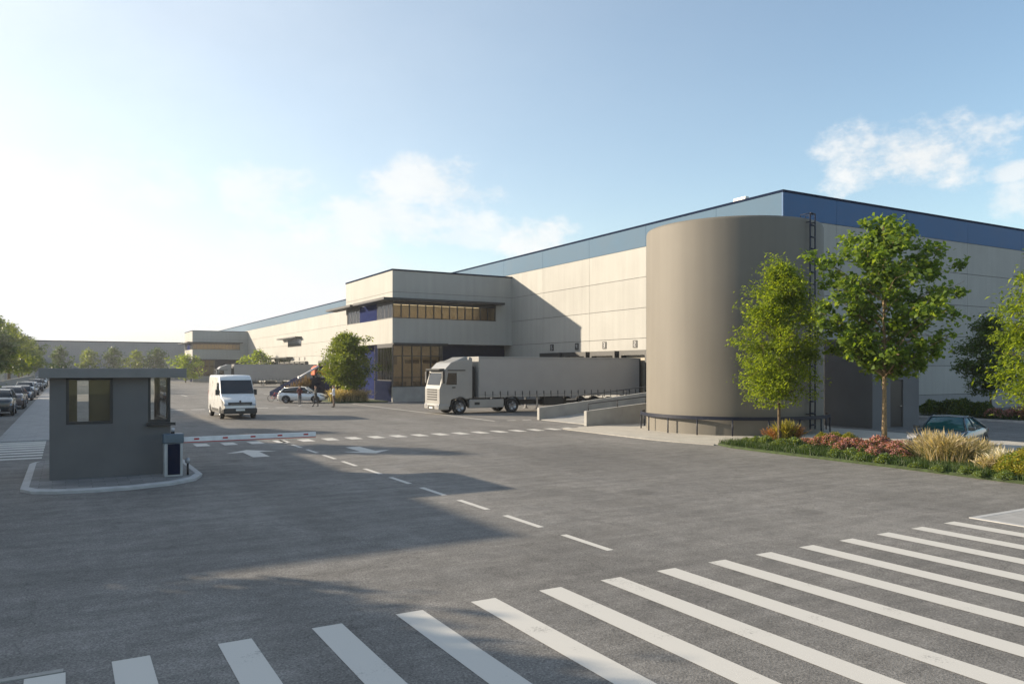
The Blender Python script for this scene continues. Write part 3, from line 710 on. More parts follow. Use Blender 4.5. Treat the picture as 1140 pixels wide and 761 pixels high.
def make_car(label, cat, paint, group=None, L=4.4, W=1.8, H=1.45, style='hatch', glass='car_glass'):
    r = empty('parked_car', (0, 0, 0), 0, label, cat, group)
    h = W / 2; k = H / 1.45; x0 = L / 2
    belt = .92 * k if style != 'suv' else 1.0 * k
    if style == 'coupe':   hood, trunk = .80 * k, .93 * k
    elif style == 'suv':   hood, trunk = 1.02 * k, 1.05 * k
    else:                  hood, trunk = .88 * k, .98 * k
    st = [(-x0, .42 * k, trunk * .80, .80), (-x0 + .06, .30 * k, trunk * .93, .90), (-x0 + .3, .24 * k, trunk, .97), (-x0 + .9, .22 * k, belt + .03, 1.0), (-.2, .22 * k, belt, 1.0), (x0 - 1.5, .22 * k, belt - .01, 1.0),
          (x0 - 1.0, .22 * k, hood + .02, .985), (x0 - .45, .22 * k, hood - .06, .95), (x0 - .13, .24 * k, hood - .17, .86), (x0 - .02, .30 * k, hood - .26, .78), (x0, .40 * k, hood - .36, .72)]
    def ring(s_):
        x, zb, zt, w_ = s_; y = h * w_
        half = [(0, zb), (y * .9, zb), (y * .99, zb + .10), (y, zb + (zt - zb) * .5), (y * .97, zt - .10), (y * .90, zt - .025), (y * .6, zt + .01), (0, zt + .02)]
        return [(x, a, b) for a, b in half] + [(x, -a, b) for a, b in half[::-1][1:]]
    m = MB(); loft(m, st, ring); m.build('body', paint, r)
    # greenhouse: dark glass volume, painted roof skin, pillars
    if style == 'coupe': xs = [(-x0 + .45, belt - .02, .82), (-.75, H - .06, .64), (-.1, H, .64), (.3, H - .05, .64), (x0 - 1.35, hood + .0, .84)]
    elif style == 'suv': xs = [(-x0 + .15, belt - .02, .88), (-x0 + .45, H - .05, .72), (-.3, H, .74), (.35, H - .05, .72), (x0 - 1.25, hood + .0, .86)]
    else: xs = [(-x0 + .12, belt - .02, .85), (-x0 + .65, H - .10, .68), (-.2, H, .70), (.35, H - .05, .68), (x0 - 1.15, hood + .0, .84)]
    def gring(s_):
        x, zt, w_ = s_; y = h * w_; b = min(belt - .04, zt - .01)
        half = [(0, b), (h * .93, b), (y * 1.0, zt - .04), (y * .9, zt - .005), (0, zt + .015)]
        return [(x, a, c) for a, c in half] + [(x, -a, c) for a, c in half[::-1][1:]]
    m = MB(); loft(m, xs, gring); m.build('glasshouse', glass, r)
    m = MB()
    for i in range(1, 3):     # roof skin
        a, b = xs[i], xs[i + 1]; ya, yb = h * a[2], h * b[2]
        m.add([(a[0], -ya * .97, a[1] - .0), (b[0], -yb * .97, b[1]), (b[0], 0, b[1] + .025), (a[0], 0, a[1] + .025), (b[0], yb * .97, b[1]), (a[0], ya * .97, a[1])], [(0, 1, 2, 3), (3, 2, 4, 5)], 0, True)
    for sgn in (-1, 1):
        def pp(i, t=0):
            x, zt, w_ = xs[i]; return Vector((x, sgn * h * w_ * 1.005, zt - .02))
        def pb(x): return Vector((x, sgn * h * .935, belt - .02))
        m.tube([pp(3), Vector((xs[4][0], sgn * h * .90, hood + .0))], .035, 5)
        m.tube([pp(1), pb(xs[0][0] + .1)], .06 if style != 'coupe' else .04, 5)
        m.tube([pp(1), pp(2), pp(3)], .03, 5)
        m.tube([Vector((-.15, sgn * h * xs[2][2] * 1.0, H - .03)), pb(-.2)], .035, 5)
    m.build('roof_skin', paint, r)
    wr = .325 * k if style != 'suv' else .37
    for x in (-x0 + .85, x0 - .85):
        for sgn in (-1, 1):
            mm = MB(); n = 14; pts = [(x + (wr + .07) * cos(pi * i / n), wr + (wr + .07) * sin(pi * i / n)) for i in range(n + 1)] + [(x - wr - .07, .24), (x + wr + .07, .24)]
            mm.prism(pts, sgn * (h - .02), sgn * (h + .006), axis='y'); mm.build('wheel_arch', 'plastic_dark', r)
            wheel(r, x, sgn * (h - .08), wr, .21, sgn)
    for sgn in (-1, 1):
        MB().prism([(x0 - .16, .60 * k), (x0 - .04, .58 * k), (x0 - .10, .70 * k), (x0 - .42, .76 * k), (x0 - .40, .68 * k)], sgn * h * .58, sgn * h * .93, axis='y').build('headlight', 'lamp_lens', r)
        MB().box((-x0 - .012, sgn * h * .5, trunk - .24), (-x0 + .16, sgn * h * .88, trunk - .10)).build('tail_light', 'tail_lens', r, bevel=.01)
        MB().box((.62, sgn * (h * .93), belt - .02), (.78, sgn * (h + .16), belt + .12)).build('mirror', paint, r, bevel=.03)
    MB().box((x0 - .10, -h * .5, .40 * k), (x0 + .012, h * .5, .56 * k)).build('grille', 'plastic_dark', r, bevel=.02)
    MB().box((x0 + .0, -.26, .30 * k), (x0 + .022, .26, .38 * k)).build('number_plate', 'number_plate', r)
    MB().box((-x0 - .02, -.26, .50 * k), (-x0 + .02, .26, .60 * k)).build('number_plate', 'number_plate', r)
    MB().box((-x0 - .005, -h * .75, .26), (-x0 + .2, h * .75, .38)).build('bumper_strip', 'plastic_dark', r)
    return r

def place(o, x, y, heading):   # heading: direction the nose points, radians from +X
    o.location = (x, y, 0); o.rotation_euler.z = heading; return o

g = 'cars parked along the left kerb'
def put(proto, paint, label, x, y, hd, first=False):
    o = proto if first else copy_tree(proto)
    o['label'] = label; place(o, x, y, hd)
    for c in o.children:
        if c.name.split('.')[0] in ('body', 'roof_skin', 'mirror'):
            c.data = c.data.copy(); c.data.materials[0] = MATS[paint]
    return o
suv = make_car('x', 'car', 'car_charcoal', g, 4.7, 1.9, 1.74, 'suv')
hat = make_car('x', 'car', 'car_silver', g, 4.3, 1.8, 1.48, 'hatch')
row = [(suv, 'car_charcoal', 'dark charcoal car at the near end of the parked row, cut by the frame'),
       (suv, 'car_brown', 'grey brown car second in the parked row behind the charcoal one'),
       (hat, 'car_red', 'dark reddish hatchback third from the near end of the parked row'),
       (hat, 'car_blue', 'dark blue hatchback fourth from the near end of the parked row'),
       (suv, 'car_silver', 'silver tall car fifth from the near end of the parked row'),
       (hat, 'car_grey', 'mid grey hatchback sixth from the near end of the parked row'),
       (hat, 'car_white', 'white hatchback seventh from the near end of the parked row'),
       (suv, 'car_black', 'black tall car eighth from the near end of the parked row'),
       (hat, 'car_silver', 'silver hatchback ninth from the near end of the parked row'),
       (hat, 'car_blue', 'tenth car of the parked row, blue, near its far end'),
       (suv, 'car_white', 'eleventh car of the parked row, white, near its far end'),
       (hat, 'car_grey', 'farthest car of the parked row by the distant trees')]
ys = [61.3, 71.5, 81, 90.5, 100, 109, 118, 127, 137, 147, 158, 170]
used = set()
for (pr, paint, lab), y in zip(row, ys):
    put(pr, paint, lab, -3.85 + .12 * sin(y), y + (2.3 if pr is suv else 2.1), -pi / 2, id(pr) not in used); used.add(id(pr))
wc = make_car('white hatchback parked side on behind the three standing people', 'car', 'car_white', None, 4.35, 1.8, 1.5, 'hatch')
place(wc, 19.1, 72.3, radians(-30 + 2))
cp = make_car('dark slate coupe with sky reflection painted teal on its windscreen, behind the tall straw grass', 'car', 'car_slate', None, 4.4, 1.82, 1.32, 'coupe', 'sky_reflect_glass')
place(cp, 29.7, 17.7, radians(195))
fc = make_car('dark car half hidden at the right edge beyond the far planting bed', 'car', 'car_black', None, 4.4, 1.8, 1.4, 'hatch')
place(fc, 56.0, 26.6, radians(180))

# ------------------------------------------------------------------ van (nose towards -Y; local +X forward, rotated)
vn = empty('delivery_van', (9.45, 53.35, 0), radians(-90), 'white high-roof delivery van facing the barrier', 'van')
VL, VW, VH = 5.7, 2.1, 2.72
x1 = VL / 2
prof = [(-x1, .35), (-x1, 2.45), (-x1 + .12, 2.66), (-x1 + .5, VH), (.9, VH), (1.22, 2.64), (1.38, 2.42), (1.95, 1.52), (2.1, 1.40), (2.68, 1.18), (2.80, 1.02), (2.85, .80), (2.85, .45), (2.75, .32)]
st = []
def vring(s_):   # s_: (x, z top, w at bottom, w at top)
    x, zt, w_ = s_; zb = .33; y = VW / 2 * w_
    taper = 1 - .07 * max(0, (zt - 1.3)) / 1.4
    zm = min(1.3, zt - .1)
    half = [(0, zb), (y * .97, zb), (y, zb + .15), (y, zm), (y * (taper + .01), zt - .12), (y * taper * .985, zt - .03), (y * taper * .95, zt), (0, zt + .02)]
    return [(x, a, b) for a, b in half] + [(x, -a, b) for a, b in half[::-1][1:]]
sts = [(-x1, 2.55, .97), (-x1 + .1, 2.66, .99), (-x1 + .5, VH, 1), (0, VH, 1), (.9, VH - .01, 1), (1.22, 2.62, 1), (1.38, 2.42, 1.0), (1.68, 1.96, .995), (1.97, 1.52, .99), (2.12, 1.40, .985), (2.45, 1.28, .96), (2.68, 1.17, .92), (2.80, 1.02, .88), (2.85, .78, .85)]
m = MB(); loft(m, sts, vring); m.build('body', 'van_white', vn)
# windscreen: a sheet just proud of the loft between z 1.50 and 2.40
def vsurf(x, zt, f, off=.012):
    y = VW / 2 * (1 - .10 * max(0, (zt - 1.3)) / 1.4) * .965 * f
    n = Vector((.84, 0, .54)) * off
    return (x + n.x, y, zt + n.z + .02)
m = MB(); rows_ = [(1.40, 2.385), (1.68, 1.965), (1.955, 1.545)]
for (a, b) in zip(rows_[:-1], rows_[1:]):
    for f0, f1 in ((-1, -.5), (-.5, 0), (0, .5), (.5, 1)):
        m.add([vsurf(*a, f0), vsurf(*a, f1), vsurf(*b, f1), vsurf(*b, f0)], [(0, 1, 2, 3)], 0, True)
m.build('windscreen', 'car_glass', vn)
for sgn in (-1, 1):
    def sy(z_): return sgn * (VW / 2 * (1 - .048 * max(0, z_ - 1.3)) + .012)
    zz = [(1.30, 2.25), (.55, 2.25), (.55, 1.5), (1.72, 1.5)]
    MB().add([(x, sy(z_) + sgn * .003, z_) for x, z_ in zz] , [(0, 1, 2, 3)]).build('side_window', 'car_glass', vn)
    MB().box((1.47, sgn * 1.07, 1.47), (1.60, sgn * 1.27, 1.83)).box((1.5, sgn * .98, 1.5), (1.56, sgn * 1.05, 1.58)).build('mirror', 'plastic_dark', vn, bevel=.04)
    MB().prism([(2.52, 1.10), (2.84, .93), (2.87, .84), (2.60, .90), (2.30, 1.16), (2.36, 1.2)], sgn * .58, sgn * .965, axis='y').build('headlight', 'lamp_lens', vn, bevel=.02)
    MB().box((-1.2, sgn * 1.045, .42), (1.35, sgn * 1.062, .62)).build('side_strip', 'plastic_dark', vn)
    for x in (-1.85, 1.95):
        mm = MB(); wr = .36; pts = [(x + (wr + .08) * cos(pi * i / 14), wr + (wr + .08) * sin(pi * i / 14)) for i in range(15)] + [(x - wr - .08, .34), (x + wr + .08, .34)]
        mm.prism(pts, sgn * 1.02, sgn * 1.056, axis='y'); mm.build('wheel_arch', 'plastic_dark', vn)
        wheel(vn, x, sgn * .95, wr, .24, sgn)
    MB().box((-x1 - .02, sgn * .9, 1.0), (-x1 + .1, sgn * 1.03, 1.7)).build('tail_light', 'tail_lens', vn)
MB().box((2.70, -.72, .93), (2.872, .72, 1.05)).box((2.71, -.72, .86), (2.876, .72, .90)).build('grille', 'plastic_dark', vn, bevel=.015)
MB().box((2.60, -1.02, .34), (2.90, 1.02, .68)).box((1.2 + 1.15, -1.055, .34), (2.6, 1.055, .62)).build('bumper', 'plastic_dark', vn, bevel=.05)
MB().box((2.895, -.27, .52), (2.915, .27, .64)).build('number_plate', 'number_plate', vn)
MB().lathe([(.0, .015), (.06, .01), (.065, 0)], (2.845, 0, 1.11), 14, axis='x').build('badge', 'dark_frame', vn)

# ------------------------------------------------------------------ articulated lorry (nose towards -X)
# local: nose at x=0, +X backwards, y 0..2.5 (y=0 is the side towards the camera)
def make_truck(label):
    r = empty('articulated_lorry', (22.1, 48.42, 0), 0, label, 'lorry', 'lorries backed on to the docks')
    # cab body
    prof = [(.05, .55), (.0, .75), (.0, 1.75), (.10, 2.0), (.34, 2.95), (.50, 3.20), (.86, 3.55), (1.2, 3.68), (2.25, 3.78), (2.25, 1.05), (1.98, 1.05), (1.98, 1.08), (1.72, 1.20), (1.30, 1.20), (.9, 1.05), (.78, .55)]
    MB().prism(prof, .02, 2.48, axis='y').build('cab', 'truck_grey', r, bevel=.13)
    MB().prism([(1.25, 3.66), (2.3, 3.72), (2.3, 3.98), (2.0, 3.97)], .3, 2.2, axis='y').build('roof_fairing', 'truck_grey', r, bevel=.05)
    for ya in (.06, 2.39): MB().prism([(2.26, 1.1), (2.52, 1.1), (2.52, 3.86), (2.40, 3.95), (2.26, 3.95)], ya, ya + .05, axis='y').build('side_fairing', 'truck_grey', r)
    MB().box((2.3, .5, 1.1), (2.9, 2.0, 3.3)).build('equipment_box', 'black_metal', r)
    # windscreen and side windows
    MB().prism([(.085, 2.02), (.30, 2.86), (.325, 2.86), (.12, 2.02)], .22, 2.28, axis='y').build('windscreen', 'car_glass', r)
    MB().prism([(.30, 2.98), (.02, 3.02), (.0, 3.12), (.42, 3.16)], .1, 2.4, axis='y').build('sun_visor', 'plastic_dark', r, bevel=.02)
    for (ya, yb) in ((.008, .024), (2.476, 2.492)):
        d = MB().prism([(.42, .95), (.36, 2.0), (.58, 2.98), (1.42, 2.98), (1.42, 1.15)], ya + .008, yb - .008, axis='y').build('door', 'truck_grey', r)
        MB().prism([(.50, 2.05), (.66, 2.86), (1.30, 2.86), (1.30, 2.05)], ya, yb, axis='y').build('side_window', 'car_glass', d)
        MB().box((.95, ya - .01, 1.82), (1.2, ya - .002, 1.9) if ya < 1 else (1.2, yb + .01, 1.9)).build('handle', 'plastic_dark', d)
        y = ya
        s_ = -1 if ya < 1 else 1; y = 0.0 if ya < 1 else 2.5
        MB().box((.12, y + s_ * .02, 2.15), (.28, y + s_ * .26, 2.95)).tube([(.4, y, 2.98), (.2, y + s_ * .14, 2.98)], .03, 6).build('mirror', 'plastic_dark', r, bevel=.03)
        MB().box((.60, y - s_ * .0, 3.0), (1.95, y + s_ * .03, 3.07)).build('roof_gutter', 'plastic_dark', r)
    g_ = MB()
    for k in range(5): g_.box((-.03, .45, .98 + .17 * k), (.02, 2.05, 1.07 + .17 * k))
    g_.build('grille', 'dark_frame', r, bevel=.01)
    MB().box((-.08, .0, .32), (.75, 2.5, .74)).build('bumper', 'truck_grey', r, bevel=.09)
    MB().box((-.09, .7, .36), (-.05, 1.8, .6)).build('lower_grille', 'plastic_dark', r)
    for y in (.16, 1.98): MB().box((-.1, y, .50), (.02, y + .36, .70)).build('headlight', 'lamp_lens', r, bevel=.03)
    MB().box((-.1, .99, .4), (-.092, 1.51, .51)).build('number_plate', 'number_plate', r)
    # chassis, skirts
    MB().box((.8, .55, .55), (16.9, .72, .85)).box((.8, 1.78, .55), (16.9, 1.95, .85)).build('chassis', 'black_metal', r)
    for ya in (.05, 2.05): MB().box((2.3, ya, .40), (5.05, ya + .4, 1.0)).build('side_skirt', 'truck_grey', r, bevel=.04)
    MB().box((2.7, .04, .62), (3.1, .049, .8)).build('skirt_step', 'plastic_dark', r)
    # wheel arches and wheels
    for x in (1.55, 5.75):
        for y in (0, 2.2):
            mm = MB(); R_ = .62
            for i in range(12):
                a0 = pi * i / 12; a1 = pi * (i + 1) / 12
                mm.prism([(x + R_ * cos(a0), .52 + R_ * sin(a0)), (x + R_ * cos(a1), .52 + R_ * sin(a1)), (x + (R_ + .05) * cos(a1), .52 + (R_ + .05) * sin(a1)), (x + (R_ + .05) * cos(a0), .52 + (R_ + .05) * sin(a0))], y, y + .32, axis='y')
            mm.build('mudguard', 'plastic_dark', r)
    for x in (1.55, 5.75):
        wheel(r, x, .2, .51, .32, -1); wheel(r, x, 2.3, .51, .32, 1)
    for x in (11.9, 13.2, 14.5):
        wheel(r, x, .22, .50, .36, -1); wheel(r, x, 2.28, .50, .36, 1)
    # trailer
    X0, X1 = 3.0, 17.45
    MB().box((X0 + .06, .03, 1.28), (X1 - .1, 2.47, 3.90)).build('trailer_curtain', 'curtain_grey', r, bevel=.03)
    MB().box((X0, .0, 3.90), (X1, 2.5, 4.0)).box((X0, 0, 1.12), (X1, 2.5, 1.28)).box((X0, 0, 1.28), (X0 + .08, 2.5, 3.9)).build('trailer_frame', 'truck_grey', r, bevel=.01)
    MB().box((X1 - .1, 0, 1.28), (X1, 2.5, 3.9)).build('rear_doors', 'plastic_dark', r)
    for k in range(23):
        x = X0 + .5 + k * .61
        for ya in (-.006, 2.472): MB().box((x, ya, 1.02), (x + .045, ya + .034, 1.55)).build('curtain_strap', 'plastic_dark', r)
    for y in (.4, 2.0): MB().box((8.0, y, .24), (8.12, y + .12, 1.12)).box((7.9, y - .05, .18), (8.22, y + .17, .2401)).build('landing_leg', 'rim', r)
    MB().box((8.5, .15, .45), (10.2, .8, 1.08)).build('pallet_box', 'plastic_dark', r, bevel=.02)
    m = MB()
    for z_ in (.5, .8): m.box((10.4, .02, z_), (11.3, .06, z_ + .12))
    m.build('side_guard', 'rim', r)
    MB().box((X1 - .12, .1, .45), (X1 - .04, 2.4, .6)).build('underrun_bar', 'plastic_dark', r)
    return r
tr = make_truck('grey articulated lorry with curtain trailer, nearest, beside the concrete ramp')
tr2 = copy_tree(tr); tr2.location = (22.5, 141.8, 0); tr2['label'] = 'farther grey articulated lorry, seen behind the white van'

# ------------------------------------------------------------------ loading platform and machine
pf = empty('loading_platform', (23.3, 86, 0), 0, 'dark navy loading platform with sloping end behind the white hatchback', 'platform')
MB().prism([(-2.6, 0), (-2.6, .5), (0.3, 2.1), (16.6, 2.1), (16.6, 0)], 0, 7, axis='y').build('wall', 'navy_paint', pf)
MB().box((1.9, -.03, .05), (2.75, -.003, 1.75)).build('door', 'blue_paint', pf)
mc = empty('telehandler', (24.3, 87.0, 2.1), 0, 'orange telehandler with pale sloping boom on the navy platform', 'machine')
MB().prism([(0, .35), (0, 1.15), (.35, 1.45), (1.6, 1.45), (1.75, 1.0), (2.3, .9), (2.3, .35)], 0, 1.5, axis='y').build('body', 'orange_paint', mc, bevel=.06)
MB().prism([(.15, .9), (.4, 1.38), (1.0, 1.38), (1.0, .9)], -.01, .02, axis='y').build('cab_window', 'car_glass', mc)
MB().tube([(.4, -.25, 1.35), (-1.7, -.25, .15)], .11, 8).box((-1.9, -.5, 0), (-1.6, 0, .25)).build('boom', 'boom_white', mc)
for x in (.45, 1.85):
    for (y, s_) in ((.1, -1), (1.4, 1)): wheel(mc, x, y, .36, .3, s_)
ct = empty('storage_container', (28.3, 88, 2.1), 0, 'beige storage container beside the orange machine on the platform', 'container')
m = MB().box((0, 0, 0.02), (4.6, 2.4, 1.3))
for k in range(22): m.box((.1 + .2 * k, -.04, .12), (.2 + .2 * k, -.002, 1.2))
m.build('shell', 'beige_panel', ct)
MB().box((-.03, -.05, 1.302), (4.63, 2.45, 1.36)).build('lid', 'dark_frame', ct)

# ------------------------------------------------------------------ bicycle
bc = empty('bicycle', (17.6, 76.2, 0), radians(-30), 'bicycle leaning on its stand left of the white hatchback', 'bicycle')
for x in (-.52, .52):
    ring = [(x + .33 * cos(2 * pi * k / 24), 0, .34 + .33 * sin(2 * pi * k / 24)) for k in range(25)]
    o = MB().tube(ring, .022, 6, cap=False).build('wheel', 'tyre', bc)
    m = MB()
    for k in range(8): m.tube([(x, 0, .34), (x + .32 * cos(pi * k / 4), 0, .34 + .32 * sin(pi * k / 4))], .004, 4)
    m.build('spokes', 'rim', o)
m = MB(); A, B_, C_, D_, E_ = (-.52, 0, .34), (-.08, 0, .30), (-.2, 0, .82), (.36, 0, .80), (.52, 0, .34)
for p, q in ((A, B_), (A, C_), (B_, C_), (B_, D_), (C_, D_), (D_, E_), (D_, (.33, 0, .98)), (C_, (-.24, 0, .94))): m.tube([p, q], .02, 6)
m.build('frame', 'boom_red', bc)
MB().box((-.36, -.07, .93), (-.12, .07, .98)).build('saddle', 'plastic_dark', bc, bevel=.02)
MB().tube([(.28, -.28, 1.0), (.36, 0, .99), (.28, .28, 1.0)], .016, 6).build('handlebar', 'plastic_dark', bc)

# ------------------------------------------------------------------ people
def person(x, y, rz, label, top, legs, shoe, stride=.0, arm='down', hgt=1.76, sleeve=True):
    me = bpy.data.meshes.new('person'); V = []; E_ = []; R_ = []
    def v(p, r): V.append(p); R_.append((r[0] * 1.13, r[1] * 1.13)); return len(V) - 1
    def e(a, b): E_.append((a, b))
    k = hgt / 1.76
    pel = v((0, 0, .95), (.135, .10)); sp = v((0, 0, 1.12), (.125, .09)); ch = v((0, .0, 1.30), (.155, .105)); ct_ = v((0, 0, 1.43), (.12, .085)); nk = v((0, 0, 1.51), (.055, .055))
    h1 = v((0, .01, 1.58), (.07, .075)); h2 = v((0, .015, 1.67), (.078, .095)); h3 = v((0, .005, 1.745), (.05, .06))
    for a, b in ((pel, sp), (sp, ch), (ch, ct_), (ct_, nk), (nk, h1), (h1, h2), (h2, h3)): e(a, b)
    for s_ in (-1, 1):
        f = s_ * stride
        hp = v((s_ * .09, 0, .90), (.095, .095)); th_ = v((s_ * .10, f * .30, .72), (.085, .085)); kn = v((s_ * .105, f * .5, .50), (.06, .06)); cf = v((s_ * .105, f * .55 - .01, .34), (.055, .058)); an_ = v((s_ * .11, f * .8 - .02, .09), (.038, .042)); to = v((s_ * .125, f * .8 + .14, .035), (.042, .032))
        e(pel, hp); e(hp, th_); e(th_, kn); e(kn, cf); e(cf, an_); e(an_, to)
        sh = v((s_ * .19, 0, 1.41), (.065, .065)); e(ct_, sh)
        if arm == 'fold': el = (s_ * .25, .03, 1.13); wr = (s_ * .08, .24, 1.10); hd = (s_ * .02, .27, 1.12)
        elif arm == 'hip' and s_ > 0: el = (.34, -.04, 1.17); wr = (.20, .08, 1.0); hd = (.15, .10, .96)
        else: el = (s_ * .25, -.03 - f * .1, 1.13); wr = (s_ * .26, .05 - f * .3, .88); hd = (s_ * .26, .07 - f * .3, .80)
        ev = v(el, (.045, .045)); wv = v(wr, (.028, .028)); hv = v(hd, (.036, .022)); e(sh, ev); e(ev, wv); e(wv, hv)
        d = (Vector(hd) - Vector(wr)).normalized(); side = d.cross(Vector((0, 1, 0))).normalized() if abs(d.y) < .9 else Vector((0, 0, 1))
        for i, (o_, ln) in enumerate(((-.027, .068), (-.009, .078), (.009, .074), (.027, .058))):
            b0 = Vector(hd) + side * o_; p1 = b0 + d * ln * .55; p2 = b0 + d * ln + Vector((0, -.012, 0))
            a_ = v(tuple(b0), (.010, .010)); b_ = v(tuple(p1), (.009, .009)); c_ = v(tuple(p2), (.007, .007)); e(a_, b_); e(b_, c_)
        b0 = Vector(wr).lerp(Vector(hd), .5); a_ = v(tuple(b0), (.011, .011)); b_ = v(tuple(b0 + d * .03 + Vector((0, .045, 0))), (.010, .010)); e(a_, b_)
    V = [(p[0] * k, p[1] * k, p[2] * k) for p in V]
    me.from_pydata(V, E_, [])
    o = bpy.data.objects.new('person_cage', me); COL.objects.link(o)
    bpy.context.view_layer.objects.active = o
    sk = o.modifiers.new('skin', 'SKIN'); sk.use_smooth_shade = True
    ss = o.modifiers.new('s', 'SUBSURF'); ss.levels = 1; ss.render_levels = 1
    sv_ = me.skin_vertices[0].data
    # one root per island
    par = list(range(len(V)))
    def fd(a):
        while par[a] != a: a = par[a]
        return a
    for a, b in E_: par[max(fd(a), fd(b))] = min(fd(a), fd(b))
    for i in range(len(V)):
        sv_[i].radius = (R_[i][0] * k, R_[i][1] * k); sv_[i].use_root = (fd(i) == i)
    dg = bpy.context.evaluated_depsgraph_get(); dg.update()
    bm = bpy.data.meshes.new_from_object(o.evaluated_get(dg)); bm.name = 'person'
    bpy.data.objects.remove(o)
    for q in (top, legs, shoe, 'skin', 'black_metal'): bm.materials.append(MATS[q])
    for p in bm.polygons:
        c = p.center / k; p.use_smooth = True
        if c.z > 1.50: p.material_index = 3
        elif c.z > .97 and not (abs(c.x) > .2 and c.z < 1.12 and not sleeve): p.material_index = 0
        elif abs(c.x) > .20 and c.z > .6: p.material_index = 3 if c.z < .9 or not sleeve else 0
        elif c.z > .10: p.material_index = 1
        else: p.material_index = 2
    po = bpy.data.objects.new('person', bm); COL.objects.link(po); po.location = (x, y, 0); po.rotation_euler.z = rz
    tag(po, label, 'person', 'people talking on the forecourt')
    # hair cap, ears, nose, eyes, mouth
    m = MB(); vs = []; fs = []
    for i in range(6):
        t = pi * .55 * i / 5
        for j in range(12):
            a = 2 * pi * j / 12; vs.append((.086 * sin(t) * cos(a) * k, (.0 + .104 * sin(t) * sin(a) - (.018 if t > .8 and sin(a) > .2 else 0)) * k, (1.685 + .098 * cos(t)) * k + (.035 if t > 1.2 and sin(a) > .3 else 0)))
    for i in range(5):
        for j in range(12): fs.append((i * 12 + j, i * 12 + (j + 1) % 12, (i + 1) * 12 + (j + 1) % 12, (i + 1) * 12 + j))
    m.add(vs, fs, 0, True); m.build('hair', 'hair_dark', po)
    m = MB().tube([(0, .095 * k, 1.66 * k), (0, .125 * k, 1.625 * k)], [.008, .014], 6)
    for s_ in (-1, 1): m.tube([(s_ * .078 * k, 0, 1.66 * k), (s_ * .092 * k, -.005, 1.63 * k)], .014, 6)
    m.build('nose_and_ears', 'skin', po)
    m = MB()
    for s_ in (-1, 1): m.tube([(s_ * .038 * k, .098 * k, 1.66 * k), (s_ * .022 * k, .102 * k, 1.66 * k)], .008, 5)
    m.build('eyes', 'black_metal', po)
    MB().box((-.022 * k, .09, 1.592 * k), (.022 * k, .098, 1.6 * k)).build('mouth', 'boom_red', po)
    return po
person(17.15, 65.9, radians(200), 'person in maroon top and grey trousers with pale shoes, leftmost of the three', 'cloth_maroon', 'cloth_grey', 'shoe_white', .06, 'fold', 1.74)
person(17.95, 63.9, radians(80), 'person in dark clothes mid-step, middle of the three', 'cloth_olive', 'cloth_dark', 'shoe_black', .22, 'fold', 1.76)
person(18.95, 62.2, radians(60), 'person in white shirt and brown trousers, rightmost of the three', 'cloth_white', 'cloth_brown', 'shoe_black', .10, 'fold', 1.80)

# ------------------------------------------------------------------ vegetation
def fast_mesh(name, verts, faces4, mats, mi=None, smooth=False):
    """verts (n,3), faces4 (m,4) int"""
    me = bpy.data.meshes.new(name); me.vertices.add(len(verts)); me.vertices.foreach_set('co', np.asarray(verts, np.float32).ravel())
    m_ = len(faces4); me.loops.add(m_ * 4); me.loops.foreach_set('vertex_index', np.asarray(faces4, np.int32).ravel())
    me.polygons.add(m_); me.polygons.foreach_set('loop_start', np.arange(0, m_ * 4, 4, dtype=np.int32)); me.polygons.foreach_set('loop_total', np.full(m_, 4, np.int32))
    for q in mats: me.materials.append(MATS[q])
    if mi is not None: me.polygons.foreach_set('material_index', np.asarray(mi, np.int32))
    me.update(calc_edges=True); me.validate(); return me

def leaf_quads(rng, centers, size, aspect=.55, droop=.3, up=.5):
    n = len(centers)
    nrm = rng.normal(size=(n, 3)); nrm[:, 2] = np.abs(nrm[:, 2]) + up; nrm /= np.linalg.norm(nrm, axis=1, keepdims=True)
    d = rng.normal(size=(n, 3)); d[:, 2] -= droop; d -= nrm * (d * nrm).sum(1, keepdims=True); d /= np.linalg.norm(d, axis=1, keepdims=True)
    s = np.cross(nrm, d); L = (size * rng.uniform(.6, 1.3, n))[:, None]
    tip = centers + d * L; b = centers
    l_ = centers + d * L * .45 + s * L * aspect * .5 + nrm * L * .12; r_ = centers + d * L * .45 - s * L * aspect * .5 + nrm * L * .12
    v = np.stack([b, l_, tip, r_], 1).reshape(-1, 3); f = np.arange(4 * n).reshape(-1, 4)
    return v, f

